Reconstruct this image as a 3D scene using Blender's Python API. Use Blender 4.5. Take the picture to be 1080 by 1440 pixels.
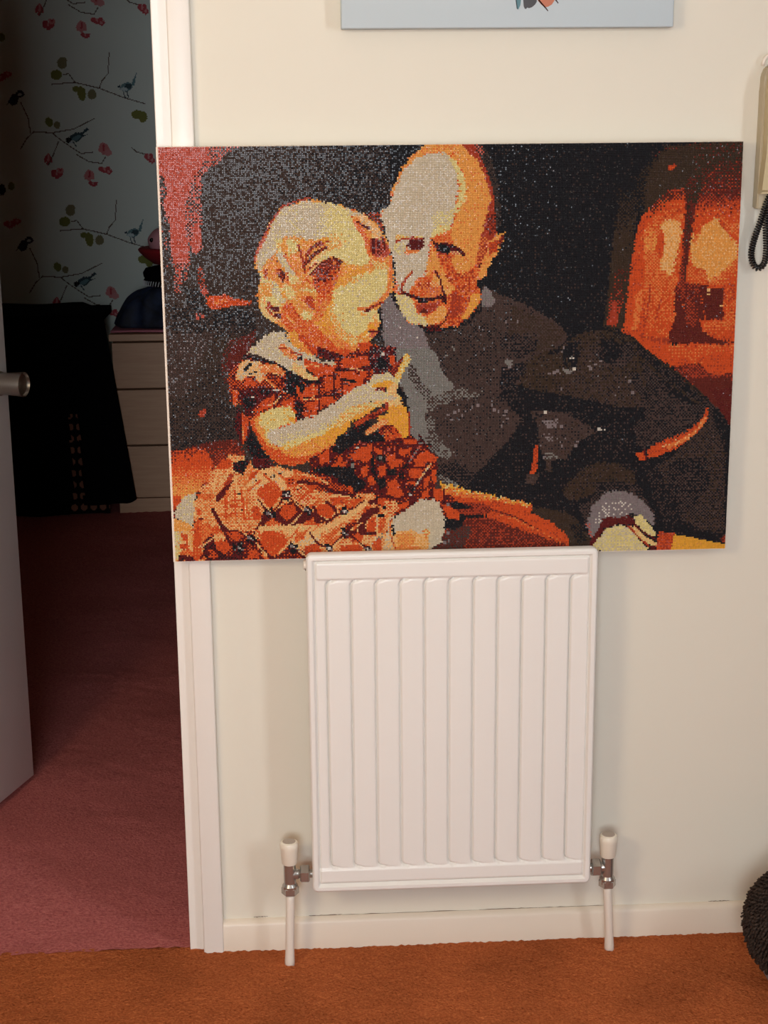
import bpy, bmesh, math, random, re
import numpy as np
from mathutils import Vector, Matrix

scene = bpy.context.scene
for o in list(bpy.data.objects):
    bpy.data.objects.remove(o)

# ------------------------------------------------------------------ camera
cam_data = bpy.data.cameras.new('camera')
cam_data.sensor_width = 36.0
cam_data.lens = 2200.0 / 1440.0 * 36.0
cam_data.clip_start = 0.05
cam = bpy.data.objects.new('camera', cam_data)
scene.collection.objects.link(cam)
cam.matrix_world = Matrix(((0.9983159, 0.0222653, -0.0535682, 0.0),
                           (-0.0573483, 0.2395949, -0.9691777, -2.59),
                           (-0.0087443, 0.9706176, 0.2404683, 1.4532),
                           (0, 0, 0, 1)))
scene.camera = cam

# ------------------------------------------------------------------ light
scene.view_settings.view_transform = 'Standard'
scene.view_settings.look = 'None'
scene.view_settings.gamma = 1.0
scene.view_settings.use_curve_mapping = False
scene.view_settings.exposure = 0.30
world = bpy.data.worlds.new('world')
scene.world = world
world.use_nodes = True
world.node_tree.nodes['Background'].inputs[0].default_value = (0.86, 0.93, 1.0, 1)
world.node_tree.nodes['Background'].inputs[1].default_value = 15.0

def area(name, loc, target, size, size_y, power, color):
    d = bpy.data.lights.new(name, 'AREA')
    d.shape = 'RECTANGLE'; d.size = size; d.size_y = size_y
    d.energy = power; d.color = color
    o = bpy.data.objects.new(name, d)
    scene.collection.objects.link(o)
    o.location = loc
    o.rotation_euler = (Vector(target) - Vector(loc)).to_track_quat('-Z', 'Y').to_euler()
    return o
# daylight: the overcast sky through two window openings (portals only guide the sampling)
def portal(name, loc, target, size, size_y):
    o = area(name, loc, target, size, size_y, 1.0, (1, 1, 1)); o.data.cycles.is_portal = True
portal('window_portal', (-0.40, -4.60, 1.58), (-0.40, 0.0, 1.58), 1.16, 1.26)
portal('side_window_portal', (1.75, -2.00, 1.45), (0.0, -2.00, 1.45), 0.50, 1.1)
# warm lamp standing left of the photographer
area('warm_lamp_light', (-1.25, -2.1, 1.75), (0.1, 0.0, 1.3), 0.45, 0.45, 13.5, (1.0, 0.79, 0.54))

# ------------------------------------------------------------------ helpers
COL = scene.collection
def s2l(c):
    c = np.asarray(c, float) / 255.0
    return np.where(c <= 0.04045, c / 12.92, ((c + 0.055) / 1.055) ** 2.4)
def mat(name, rgb=None, rough=0.5, metal=0.0, spec=0.5, attr=None, coat=0.0):
    m = bpy.data.materials.new(name); m.use_nodes = True
    n = m.node_tree.nodes; b = n['Principled BSDF']
    if rgb is not None: b.inputs['Base Color'].default_value = (*s2l(rgb), 1)
    b.inputs['Roughness'].default_value = rough
    b.inputs['Metallic'].default_value = metal
    b.inputs['Specular IOR Level'].default_value = spec
    b.inputs['Coat Weight'].default_value = coat
    if attr:
        a = n.new('ShaderNodeAttribute'); a.attribute_name = attr
        m.node_tree.links.new(a.outputs['Color'], b.inputs['Base Color'])
    return m
def noise_color(m, stops, scale, detail=4.0, rough=0.6, stretch=(1, 1, 1), bump=0.0, bump_scale=None, dist=0.002):
    """object-space noise -> colour ramp, and a bump from a second noise"""
    t = m.node_tree; n = t.nodes; b = n['Principled BSDF']
    tc = n.new('ShaderNodeTexCoord'); mp = n.new('ShaderNodeMapping'); mp.inputs['Scale'].default_value = stretch
    t.links.new(tc.outputs['Object'], mp.inputs['Vector'])
    if stops:
        nz = n.new('ShaderNodeTexNoise'); nz.inputs['Scale'].default_value = scale; nz.inputs['Detail'].default_value = detail
        nz.inputs['Roughness'].default_value = rough
        t.links.new(mp.outputs['Vector'], nz.inputs['Vector'])
        r = n.new('ShaderNodeValToRGB'); e = r.color_ramp.elements
        while len(e) < len(stops): e.new(0.5)
        for el, (p, c) in zip(e, stops): el.position = p; el.color = (*s2l(c), 1)
        t.links.new(nz.outputs['Fac'], r.inputs['Fac'])
        t.links.new(r.outputs['Color'], b.inputs['Base Color'])
    if bump:
        n2 = n.new('ShaderNodeTexNoise'); n2.inputs['Scale'].default_value = bump_scale or scale; n2.inputs['Detail'].default_value = 3
        t.links.new(mp.outputs['Vector'], n2.inputs['Vector'])
        bp = n.new('ShaderNodeBump'); bp.inputs['Strength'].default_value = bump; bp.inputs['Distance'].default_value = dist
        t.links.new(n2.outputs['Fac'], bp.inputs['Height']); t.links.new(bp.outputs['Normal'], b.inputs['Normal'])
    return m
def link(name, me, m=None, parent=None, smooth=False):
    if m is not None and not me.materials: me.materials.append(m)
    if smooth:
        me.polygons.foreach_set('use_smooth', np.ones(len(me.polygons), bool))
    o = bpy.data.objects.new(name, me); COL.objects.link(o)
    if parent is not None: o.parent = parent
    return o
def bm_obj(name, bm, m, parent=None, smooth=False, angle=None):
    bmesh.ops.recalc_face_normals(bm, faces=bm.faces)
    me = bpy.data.meshes.new(name); bm.to_mesh(me); bm.free()
    o = link(name, me, m, parent, smooth or angle is not None)
    if angle is not None: me.set_sharp_from_angle(angle=math.radians(angle))
    return o
def box(bm, lo, hi, bevel=0.0, seg=2):
    r = bmesh.ops.create_cube(bm, size=1.0)
    vs = r['verts']
    for v in vs: v.co = Vector([lo[i] + (v.co[i] + 0.5) * (hi[i] - lo[i]) for i in range(3)])
    if bevel:
        es = list({e for v in vs for e in v.link_edges})
        bmesh.ops.bevel(bm, geom=es, offset=bevel, segments=seg, profile=0.5, affect='EDGES')
def lathe(bm, prof, mtx=Matrix(), n=24):
    """prof: (radius, height) pairs, axis = local z"""
    rings = []
    for r, h in prof:
        rings.append([bm.verts.new(mtx @ Vector((r * math.cos(2*math.pi*i/n), r * math.sin(2*math.pi*i/n), h))) for i in range(n)])
    for a, b in zip(rings, rings[1:]):
        for i in range(n): bm.faces.new((a[i], a[(i+1) % n], b[(i+1) % n], b[i]))
    bm.faces.new(rings[0][::-1]); bm.faces.new(rings[-1])
def tube(bm, pts, rad, n=10, closed=False):
    pts = [Vector(p) for p in pts]; rings = []; prev = None
    for i, p in enumerate(pts):
        t = (pts[min(i+1, len(pts)-1)] - pts[max(i-1, 0)]).normalized()
        a = prev if prev is not None else (Vector((0, 0, 1)) if abs(t.z) < 0.9 else Vector((1, 0, 0)))
        u = (a - t * a.dot(t)).normalized(); prev = u; w = t.cross(u)
        r = rad[i] if hasattr(rad, '__len__') else rad
        rings.append([bm.verts.new(p + u * (r * math.cos(2*math.pi*k/n)) + w * (r * math.sin(2*math.pi*k/n))) for k in range(n)])
    for a, b in zip(rings, rings[1:]):
        for k in range(n): bm.faces.new((a[k], a[(k+1) % n], b[(k+1) % n], b[k]))
    if not closed:
        bm.faces.new(rings[0][::-1]); bm.faces.new(rings[-1])
def prism(bm, outline, y0, y1):
    """outline in x,z extruded along y"""
    a = [bm.verts.new((x, y0, z)) for x, z in outline]; b = [bm.verts.new((x, y1, z)) for x, z in outline]
    bm.faces.new(a); bm.faces.new(b[::-1]); k = len(outline)
    for i in range(k): bm.faces.new((a[i], b[i], b[(i+1) % k], a[(i+1) % k]))
def thing(name, label, cat, loc=(0, 0, 0), group=None):
    o = bpy.data.objects.new(name, None); COL.objects.link(o); o.location = loc
    o.empty_display_size = 0.05
    tag(o, label, cat, group); return o
def tag(o, label, cat, group=None):
    o['label'] = label; o['category'] = cat
    if group: o['group'] = group
def struct(o):
    o['kind'] = 'structure'; return o
def at(parent, bm):
    """move world-space geometry into the parent's space"""
    bmesh.ops.translate(bm, verts=bm.verts, vec=-Vector(parent.location)); return bm
def grid_mesh(name, P, flip=False):
    """P: (rows, cols, 3) array of points -> quad mesh"""
    nr, nc = P.shape[:2]
    idx = np.arange(nr*nc).reshape(nr, nc)
    f = np.stack([idx[:-1, :-1], idx[1:, :-1], idx[1:, 1:], idx[:-1, 1:]], -1).reshape(-1, 4)
    if flip: f = f[:, ::-1]
    return raw_mesh(name, P.reshape(-1, 3), f)
def raw_mesh(name, V, F):
    me = bpy.data.meshes.new(name)
    me.vertices.add(len(V)); me.vertices.foreach_set('co', np.ascontiguousarray(V, np.float32).ravel())
    me.loops.add(F.size); me.loops.foreach_set('vertex_index', np.ascontiguousarray(F, np.int32).ravel())
    me.polygons.add(len(F)); me.polygons.foreach_set('loop_start', np.arange(0, F.size, F.shape[1], dtype=np.int32))
    me.update(calc_edges=True); me.validate()
    return me
def face_colors(me, C, name='print'):
    """C: (faces,3) linear colours, stored per corner"""
    a = me.color_attributes.new(name, 'FLOAT_COLOR', 'CORNER')
    k = len(me.loops) // len(me.polygons)
    c = np.ones((len(me.polygons), k, 4), np.float32); c[:, :, :3] = C[:, None, :]
    a.data.foreach_set('color', c.ravel())
rng = np.random.default_rng(5)
rnd = random.Random(3)

# ------------------------------------------------------------------ materials
M_WALL = noise_color(mat('wall_paint', (227, 221, 205), 0.6, spec=0.3), None, 40, bump=0.05, bump_scale=60)
M_GLOSS = mat('white_gloss_paint', (237, 231, 222), 0.32)
M_SKIRT = mat('skirting_paint', (228, 214, 196), 0.4)
M_RAD = mat('radiator_enamel', (238, 234, 227), 0.28)
M_PIPE = mat('painted_pipe', (232, 222, 208), 0.4)
M_CAP = mat('valve_plastic', (236, 226, 208), 0.35)
M_CAPTOP = mat('valve_top', (176, 160, 146), 0.45)
M_CHROME = mat('worn_chrome', (182, 178, 172), 0.26, metal=0.8)
M_STEEL = mat('brushed_steel', (176, 168, 158), 0.30, metal=1.0)
M_REAR = mat('rear_wall_paint', (120, 108, 96), 0.8, spec=0.1)
M_CEIL = mat('ceiling_paint', (238, 234, 226), 0.8)
M_DOOR = mat('door_paint', (232, 230, 226), 0.4)
M_RUST = noise_color(mat('rust_carpet', (140, 66, 34), 0.95, spec=0.05),
    [(0.28, (112, 50, 27)), (0.44, (164, 86, 48)), (0.6, (186, 104, 60)), (0.78, (214, 134, 84))], 190, 6, 0.75, bump=0.8, bump_scale=240, dist=0.005)
def blotches(m, scale, lo, hi):
    t = m.node_tree; n = t.nodes; b = n['Principled BSDF']; src = b.inputs['Base Color'].links[0].from_socket
    nz = n.new('ShaderNodeTexNoise'); nz.inputs['Scale'].default_value = scale; nz.inputs['Detail'].default_value = 3
    tc = n.new('ShaderNodeTexCoord'); t.links.new(tc.outputs['Object'], nz.inputs['Vector'])
    r = n.new('ShaderNodeMapRange'); r.inputs[1].default_value = .35; r.inputs[2].default_value = .62; r.inputs[3].default_value = lo; r.inputs[4].default_value = hi
    t.links.new(nz.outputs['Fac'], r.inputs[0])
    v = n.new('ShaderNodeHueSaturation'); t.links.new(r.outputs[0], v.inputs['Value']); t.links.new(src, v.inputs['Color']); t.links.new(v.outputs['Color'], b.inputs['Base Color'])
blotches(M_RUST, 5.5, .80, 1.06)
M_PLUM = noise_color(mat('plum_carpet', (140, 78, 78), 0.95, spec=0.05),
    [(0.25, (130, 62, 64)), (0.5, (176, 98, 94)), (0.75, (198, 120, 114))], 150, 6, 0.7, bump=0.6, bump_scale=200, dist=0.004)
M_CANVAS = mat('canvas_white', (236, 222, 206), 0.7)
M_DRILL = mat('resin_drills', rough=0.12, spec=0.15, attr='print')
M_ART = mat('painted_canvas', rough=0.75, spec=0.2, attr='print')
M_BLACKP = mat('black_cord', (20, 18, 20), 0.25)
M_BEIGE = mat('beige_plastic', (180, 167, 138), 0.4)
M_BEIGE2 = mat('beige_plastic_handset', (190, 174, 132), 0.38)
M_FUR = noise_color(mat('brown_fur', (52, 40, 34), 0.8, spec=0.2), [(0.3, (36, 26, 22)), (0.7, (70, 56, 48))], 90)
M_GREY = mat('grey_plastic', (130, 130, 140), 0.5)
M_OAK = noise_color(mat('pale_wood', (190, 150, 125), 0.5), [(0.3, (192, 150, 118)), (0.7, (204, 164, 130))], 4, 5, 0.6, (2, 2, 30), 0)
M_GAP = mat('drawer_gap', (30, 20, 16), 0.8)
M_BLACKC = noise_color(mat('black_cloth', (12, 12, 14), 0.95, spec=0.03), None, 60, bump=0.3, bump_scale=300)
M_NAVY = noise_color(mat('navy_cloth', (24, 32, 52), 0.7), [(0.4, (16, 20, 34)), (0.62, (34, 46, 74))], 14, 4)
M_RED = mat('red_felt', (150, 22, 30), 0.9)
M_PINK = mat('pink_plush', (214, 150, 156), 0.9)
M_RUNNER = mat('pink_runner', (200, 120, 134), 0.9)
M_STITCH = mat('white_stitch', (210, 214, 214), 0.8)
M_BEAD = mat('black_bead', (8, 8, 8), 0.1)
M_ATTR = mat('printed_cloth', rough=0.9, spec=0.1, attr='print')
M_PAPER = mat('wallpaper_print', rough=0.75, spec=0.2, attr='print')
# ------------------------------------------------------------------ room shell
TH = 0.11                                     # thickness of the wall between hall and bedroom
XO, XL = -0.217, -0.905                       # doorway opening, right and left edge
def shell(name, lo, hi, m, bevel=0):
    bm = bmesh.new(); box(bm, lo, hi, bevel); return struct(bm_obj(name, bm, m))
bm = bmesh.new()                              # wall with the doorway
box(bm, (XO+.012, 0, -0.02), (1.75, TH, 2.42)); box(bm, (-1.75, 0, -0.02), (XL-.012, TH, 2.42)); box(bm, (XL-.012, 0, 2.012), (XO+.012, TH, 2.42))
struct(bm_obj('wall_front', bm, M_WALL))
bm = bmesh.new()                              # right wall with its window opening
box(bm, (1.75, -4.7, -0.02), (1.85, -2.25, 2.42)); box(bm, (1.75, -1.75, -0.02), (1.85, TH, 2.42))
box(bm, (1.75, -2.25, -0.02), (1.85, -1.75, 0.90)); box(bm, (1.75, -2.25, 2.00), (1.85, -1.75, 2.42))
struct(bm_obj('wall_right', bm, M_REAR))
shell('wall_left', (-1.85, -4.6, -0.02), (-1.75, TH, 2.42), M_REAR)
shell('ceiling', (-1.85, -4.6, 2.42), (1.85, TH, 2.5), M_CEIL)
bm = bmesh.new()                              # wall behind the photographer with its window opening
box(bm, (-1.85, -4.7, -0.02), (-0.98, -4.6, 2.42)); box(bm, (0.18, -4.7, -0.02), (1.85, -4.6, 2.42))
box(bm, (-0.98, -4.7, -0.02), (0.18, -4.6, 0.95)); box(bm, (-0.98, -4.7, 2.21), (0.18, -4.6, 2.42))
struct(bm_obj('wall_back', bm, M_REAR))
# bedroom beyond the doorway
shell('wall_bedroom_back', (-2.6, 3.8, -0.02), (1.6, 3.9, 2.42), M_WALL)
shell('wall_bedroom_left', (-2.7, TH, -0.02), (-2.6, 3.9, 2.42), M_WALL)
shell('wall_bedroom_right', (1.6, TH, -0.02), (1.7, 3.9, 2.42), M_WALL)
shell('ceiling_bedroom', (-2.7, TH, 2.42), (1.7, 3.9, 2.5), M_CEIL)
bm = bmesh.new(); box(bm, (-2.6, TH - 0.012, -0.02), (-1.74, TH, 2.42)); struct(bm_obj('wall_bedroom_front', bm, M_WALL))

# floors: carpets with a gently uneven pile
def carpet(name, x0, x1, y0, y1, step, m, amp, wr, z=0.0):
    nx, ny = int((x1-x0)/step)+1, int((y1-y0)/step)+1
    X, Y = np.meshgrid(np.linspace(x0, x1, nx), np.linspace(y0, y1, ny))
    H = amp * rng.random(X.shape)
    for k in range(5):
        a, b, p = rng.uniform(-14, 14), rng.uniform(4, 26), rng.uniform(0, 6)
        H += wr * np.sin(a*X + b*Y + p + 1.5*np.sin(3*X+p))
    me = grid_mesh(name, np.stack([X, Y, z + H - H.mean()*1.0 - amp*0.2], -1), flip=True)
    return struct(link(name, me, m, smooth=True))
carpet('floor', -1.75, 1.75, -0.62, 0.012, 0.006, M_RUST, 0.0035, 0.0003)
bm = bmesh.new(); box(bm, (-1.75, -4.6, -0.02), (1.75, -0.62, -0.001)); struct(bm_obj('floor_hall_rear', bm, M_RUST))
carpet('floor_bedroom', -2.6, 1.6, 0.004, 3.8, 0.016, M_PLUM, 0.004, 0.0012, 0.002)

bm = bmesh.new(); box(bm, (-1.75, -0.4, -0.04), (1.6, 0.3, -0.012)); struct(bm_obj('floor_leak_slab', bm, M_RUST))  # slab added under the carpet seam to stop light leaking through
# door lining, architraves, skirting
bm = bmesh.new(); box(bm, (XO, -0.001, -0.004), (-0.19, TH + 0.001, 2.02), 0.0015); box(bm, (XL - .027, -0.001, -0.004), (XL, TH + .001, 2.02), 0.0015); box(bm, (XL - .027, -0.001, 2.0), (-0.19, TH + .001, 2.027), 0.0015)
struct(bm_obj('trim_1', bm, M_GLOSS))
def arch(lo, hi): 
    bm = bmesh.new(); box(bm, lo, hi, 0.003, 3); return bm
struct(bm_obj('trim_2', arch((-0.1915, -0.016, -0.004), (-0.1555, 0, 2.06)), M_GLOSS, angle=40))
struct(bm_obj('trim_3', arch((XL - .064, -0.016, -0.004), (XL - .027, 0, 2.06)), M_GLOSS, angle=40))
struct(bm_obj('trim_4', arch((XL - .064, -0.016, 2.024), (-0.1555, 0, 2.062)), M_GLOSS, angle=40))
def skirting(name, x0, x1):
    bm = bmesh.new()
    prof = [(0, -0.004), (-0.0145, -0.004), (-0.0145, 0.022), (-0.013, 0.026), (-0.013, 0.048), (-0.010, 0.053), (-0.004, 0.0562), (0, 0.057)]
    a = [bm.verts.new((x0, y, z)) for y, z in prof]; b = [bm.verts.new((x1, y, z)) for y, z in prof]
    for i in range(len(prof)): bm.faces.new((a[i], a[(i+1) % len(prof)], b[(i+1) % len(prof)], b[i]))
    bm.faces.new(a); bm.faces.new(b[::-1])
    return struct(bm_obj(name, bm, M_SKIRT, angle=35))
bb = skirting('baseboard_front', -0.1555, 1.75)
bm = bmesh.new()                              # hairline crack where the skirting meets the plaster
for x0, x1, zz in ((-0.10, -0.075, .0590), (0.0, 0.06, .0574), (0.06, 0.31, .0570), (0.31, 0.42, .0573), (0.42, 0.56, .0570), (0.735, 0.775, .0575)):
    k_ = 14; a_ = []
    for i in range(k_+1):
        x = x0+(x1-x0)*i/k_; z = zz + rnd.uniform(-.0005, .0005); w_ = rnd.uniform(.0003, .0011)*(0.4+min(i, k_-i)/4 if min(i, k_-i) < 3 else 1)
        a_.append((bm.verts.new((x, -.0006, z-w_)), bm.verts.new((x, -.0006, z+w_))))
    for p, q in zip(a_, a_[1:]): bm.faces.new((p[0], q[0], q[1], p[1]))
ck = bm_obj('paint_crack', bm, mat('crack_dirt', (128, 108, 92), 0.9), bb); ck['kind'] = 'stuff'
skirting('baseboard_left', -1.75, XL - .064)

# door leaf, opened into the bedroom
dv = Vector((0.316, 0.949, 0)).normalized(); nv = Vector((dv.y, -dv.x, 0))
corner = Vector((-0.6221, 0.7881, 0.012)); LEN = 0.79
door = bpy.data.objects.new('door_1', None); COL.objects.link(door); door.location = corner - dv * LEN
door.rotation_euler = (0, 0, math.atan2(dv.y, dv.x)); struct(door)
bm = bmesh.new(); box(bm, (0, 0, 0), (LEN, 0.036, 1.965), 0.0025)
bm_obj('door_leaf', bm, M_DOOR, door, angle=40)
bm = bmesh.new()
lathe(bm, [(0.026, 0), (0.026, 0.006), (0.0235, 0.008), (0.0235, 0.02), (0.0265, 0.058), (0.0264, 0.060), (0.0248, 0.0605), (0.0235, 0.054), (0.012, 0.049), (0.002, 0.0475)],
      Matrix.Translation((LEN - 0.040, 0, 0.913)) @ Matrix.Rotation(math.radians(90), 4, 'X'), 40)
bm_obj('door_knob', bm, M_STEEL, door, angle=30)

# ------------------------------------------------------------------ diamond painting
# ---- diamond painting artwork: one colour per drill
PALETTE = {'K':(42,42,45),'B':(73,61,57),'N':(70,57,48),'U':(82,67,63),'R':(106,50,44),'M':(100,42,43),
 'O':(209,88,48),'X':(170,70,50),'S':(192,95,80),'T':(222,130,72),'A':(226,162,85),'L':(230,184,124),
 'Y':(221,205,142),'E':(205,191,166),'G':(133,130,124),'V':(136,124,124),'W':(216,207,194),'C':(228,170,66)}
KEYS = list(PALETTE)
def mixprobs(m):
    p = np.zeros(len(KEYS)); i = 0
    import re
    for k, v in re.findall(r'([A-Za-z])(\d*)', m):
        p[KEYS.index(k)] += float(v) if v else 100.0
    return p / p.sum()
def inside(px, py, xs, ys):
    r = np.zeros(px.shape, bool); j = len(xs) - 1
    for i in range(len(xs)):
        if ys[i] != ys[j]:
            r ^= ((ys[i] > py) != (ys[j] > py)) & (px < (xs[j]-xs[i])*(py-ys[i])/(ys[j]-ys[i])+xs[i])
        j = i
    return r
def paint(text, nc, nr, rng):
    idx = np.zeros((nr, nc), int)
    jx = rng.uniform(-.35, .35, (nr, nc)); jy = rng.uniform(-.35, .35, (nr, nc))
    GX, GY = np.meshgrid(np.arange(nc)+.5, np.arange(nr)+.5)
    # dither threshold: part ordered (2x2 checks along the diagonal), part random
    o = np.array([[0,8,2,10],[12,4,14,6],[3,11,1,9],[15,7,13,5]])/16.0 + 1/32
    TH = .6*np.tile(o, (nr//4+1, nc//4+1))[:nr,:nc] + .4*rng.random((nr, nc))
    TH = np.clip((TH-.08)/.84, 0, .9999)
    def put(mask, cum):
        t = TH[mask]
        idx[mask] = np.minimum((t[:,None] >= cum).sum(1), len(KEYS)-1)
    for line in text.strip().splitlines():
        k, m, a, pts = line.split('|')
        v = np.array(pts.split(), float)/2; xs, ys = v[0::2], v[1::2]
        pad = 4 + (float(a) if k in 'LD' else 0)
        x0, x1 = int(max(0, xs.min()-pad)), int(min(nc, xs.max()+pad+1)); y0, y1 = int(max(0, ys.min()-pad)), int(min(nr, ys.max()+pad+1))
        if x1 <= x0 or y1 <= y0: continue
        sl = (slice(y0, y1), slice(x0, x1))
        js = 2.2 if min(np.ptp(xs), np.ptp(ys)) > 15 else 1.0
        gx = GX[sl]+jx[sl]*js; gy = GY[sl]+jy[sl]*js
        if k in 'PG': msk = inside(gx, gy, xs, ys)
        elif k == 'L':
            msk = np.zeros(gx.shape, bool); gx, gy = GX[sl], GY[sl]
            for i in range(len(xs)-1):
                dx, dy = xs[i+1]-xs[i], ys[i+1]-ys[i]; q = max(dx*dx+dy*dy, 1e-6)
                t = np.clip(((gx-xs[i])*dx+(gy-ys[i])*dy)/q, 0, 1)
                msk |= np.hypot(gx-xs[i]-t*dx, gy-ys[i]-t*dy) <= max(float(a)/2, .55)
        else:
            msk = np.zeros(gx.shape, bool)
            for x, y in zip(xs, ys): msk |= np.maximum(abs(GX[sl]-x), abs(GY[sl]-y)) <= max(float(a)/2, .5)
        full = np.zeros((nr, nc), bool); full[sl] = msk
        if k == 'G':
            m1, m2 = m.split('>'); g = np.array(a.split(), float)/2
            d = g[2:]-g[:2]; t = np.clip(((GX-g[0])*d[0]+(GY-g[1])*d[1])/(d@d), 0, 1)[full]
            cum = np.cumsum(mixprobs(m1)*(1-t[:,None])+mixprobs(m2)*t[:,None], 1)
            put(full, cum)
        else: put(full, np.cumsum(mixprobs(m))[None])
    return idx

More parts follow.
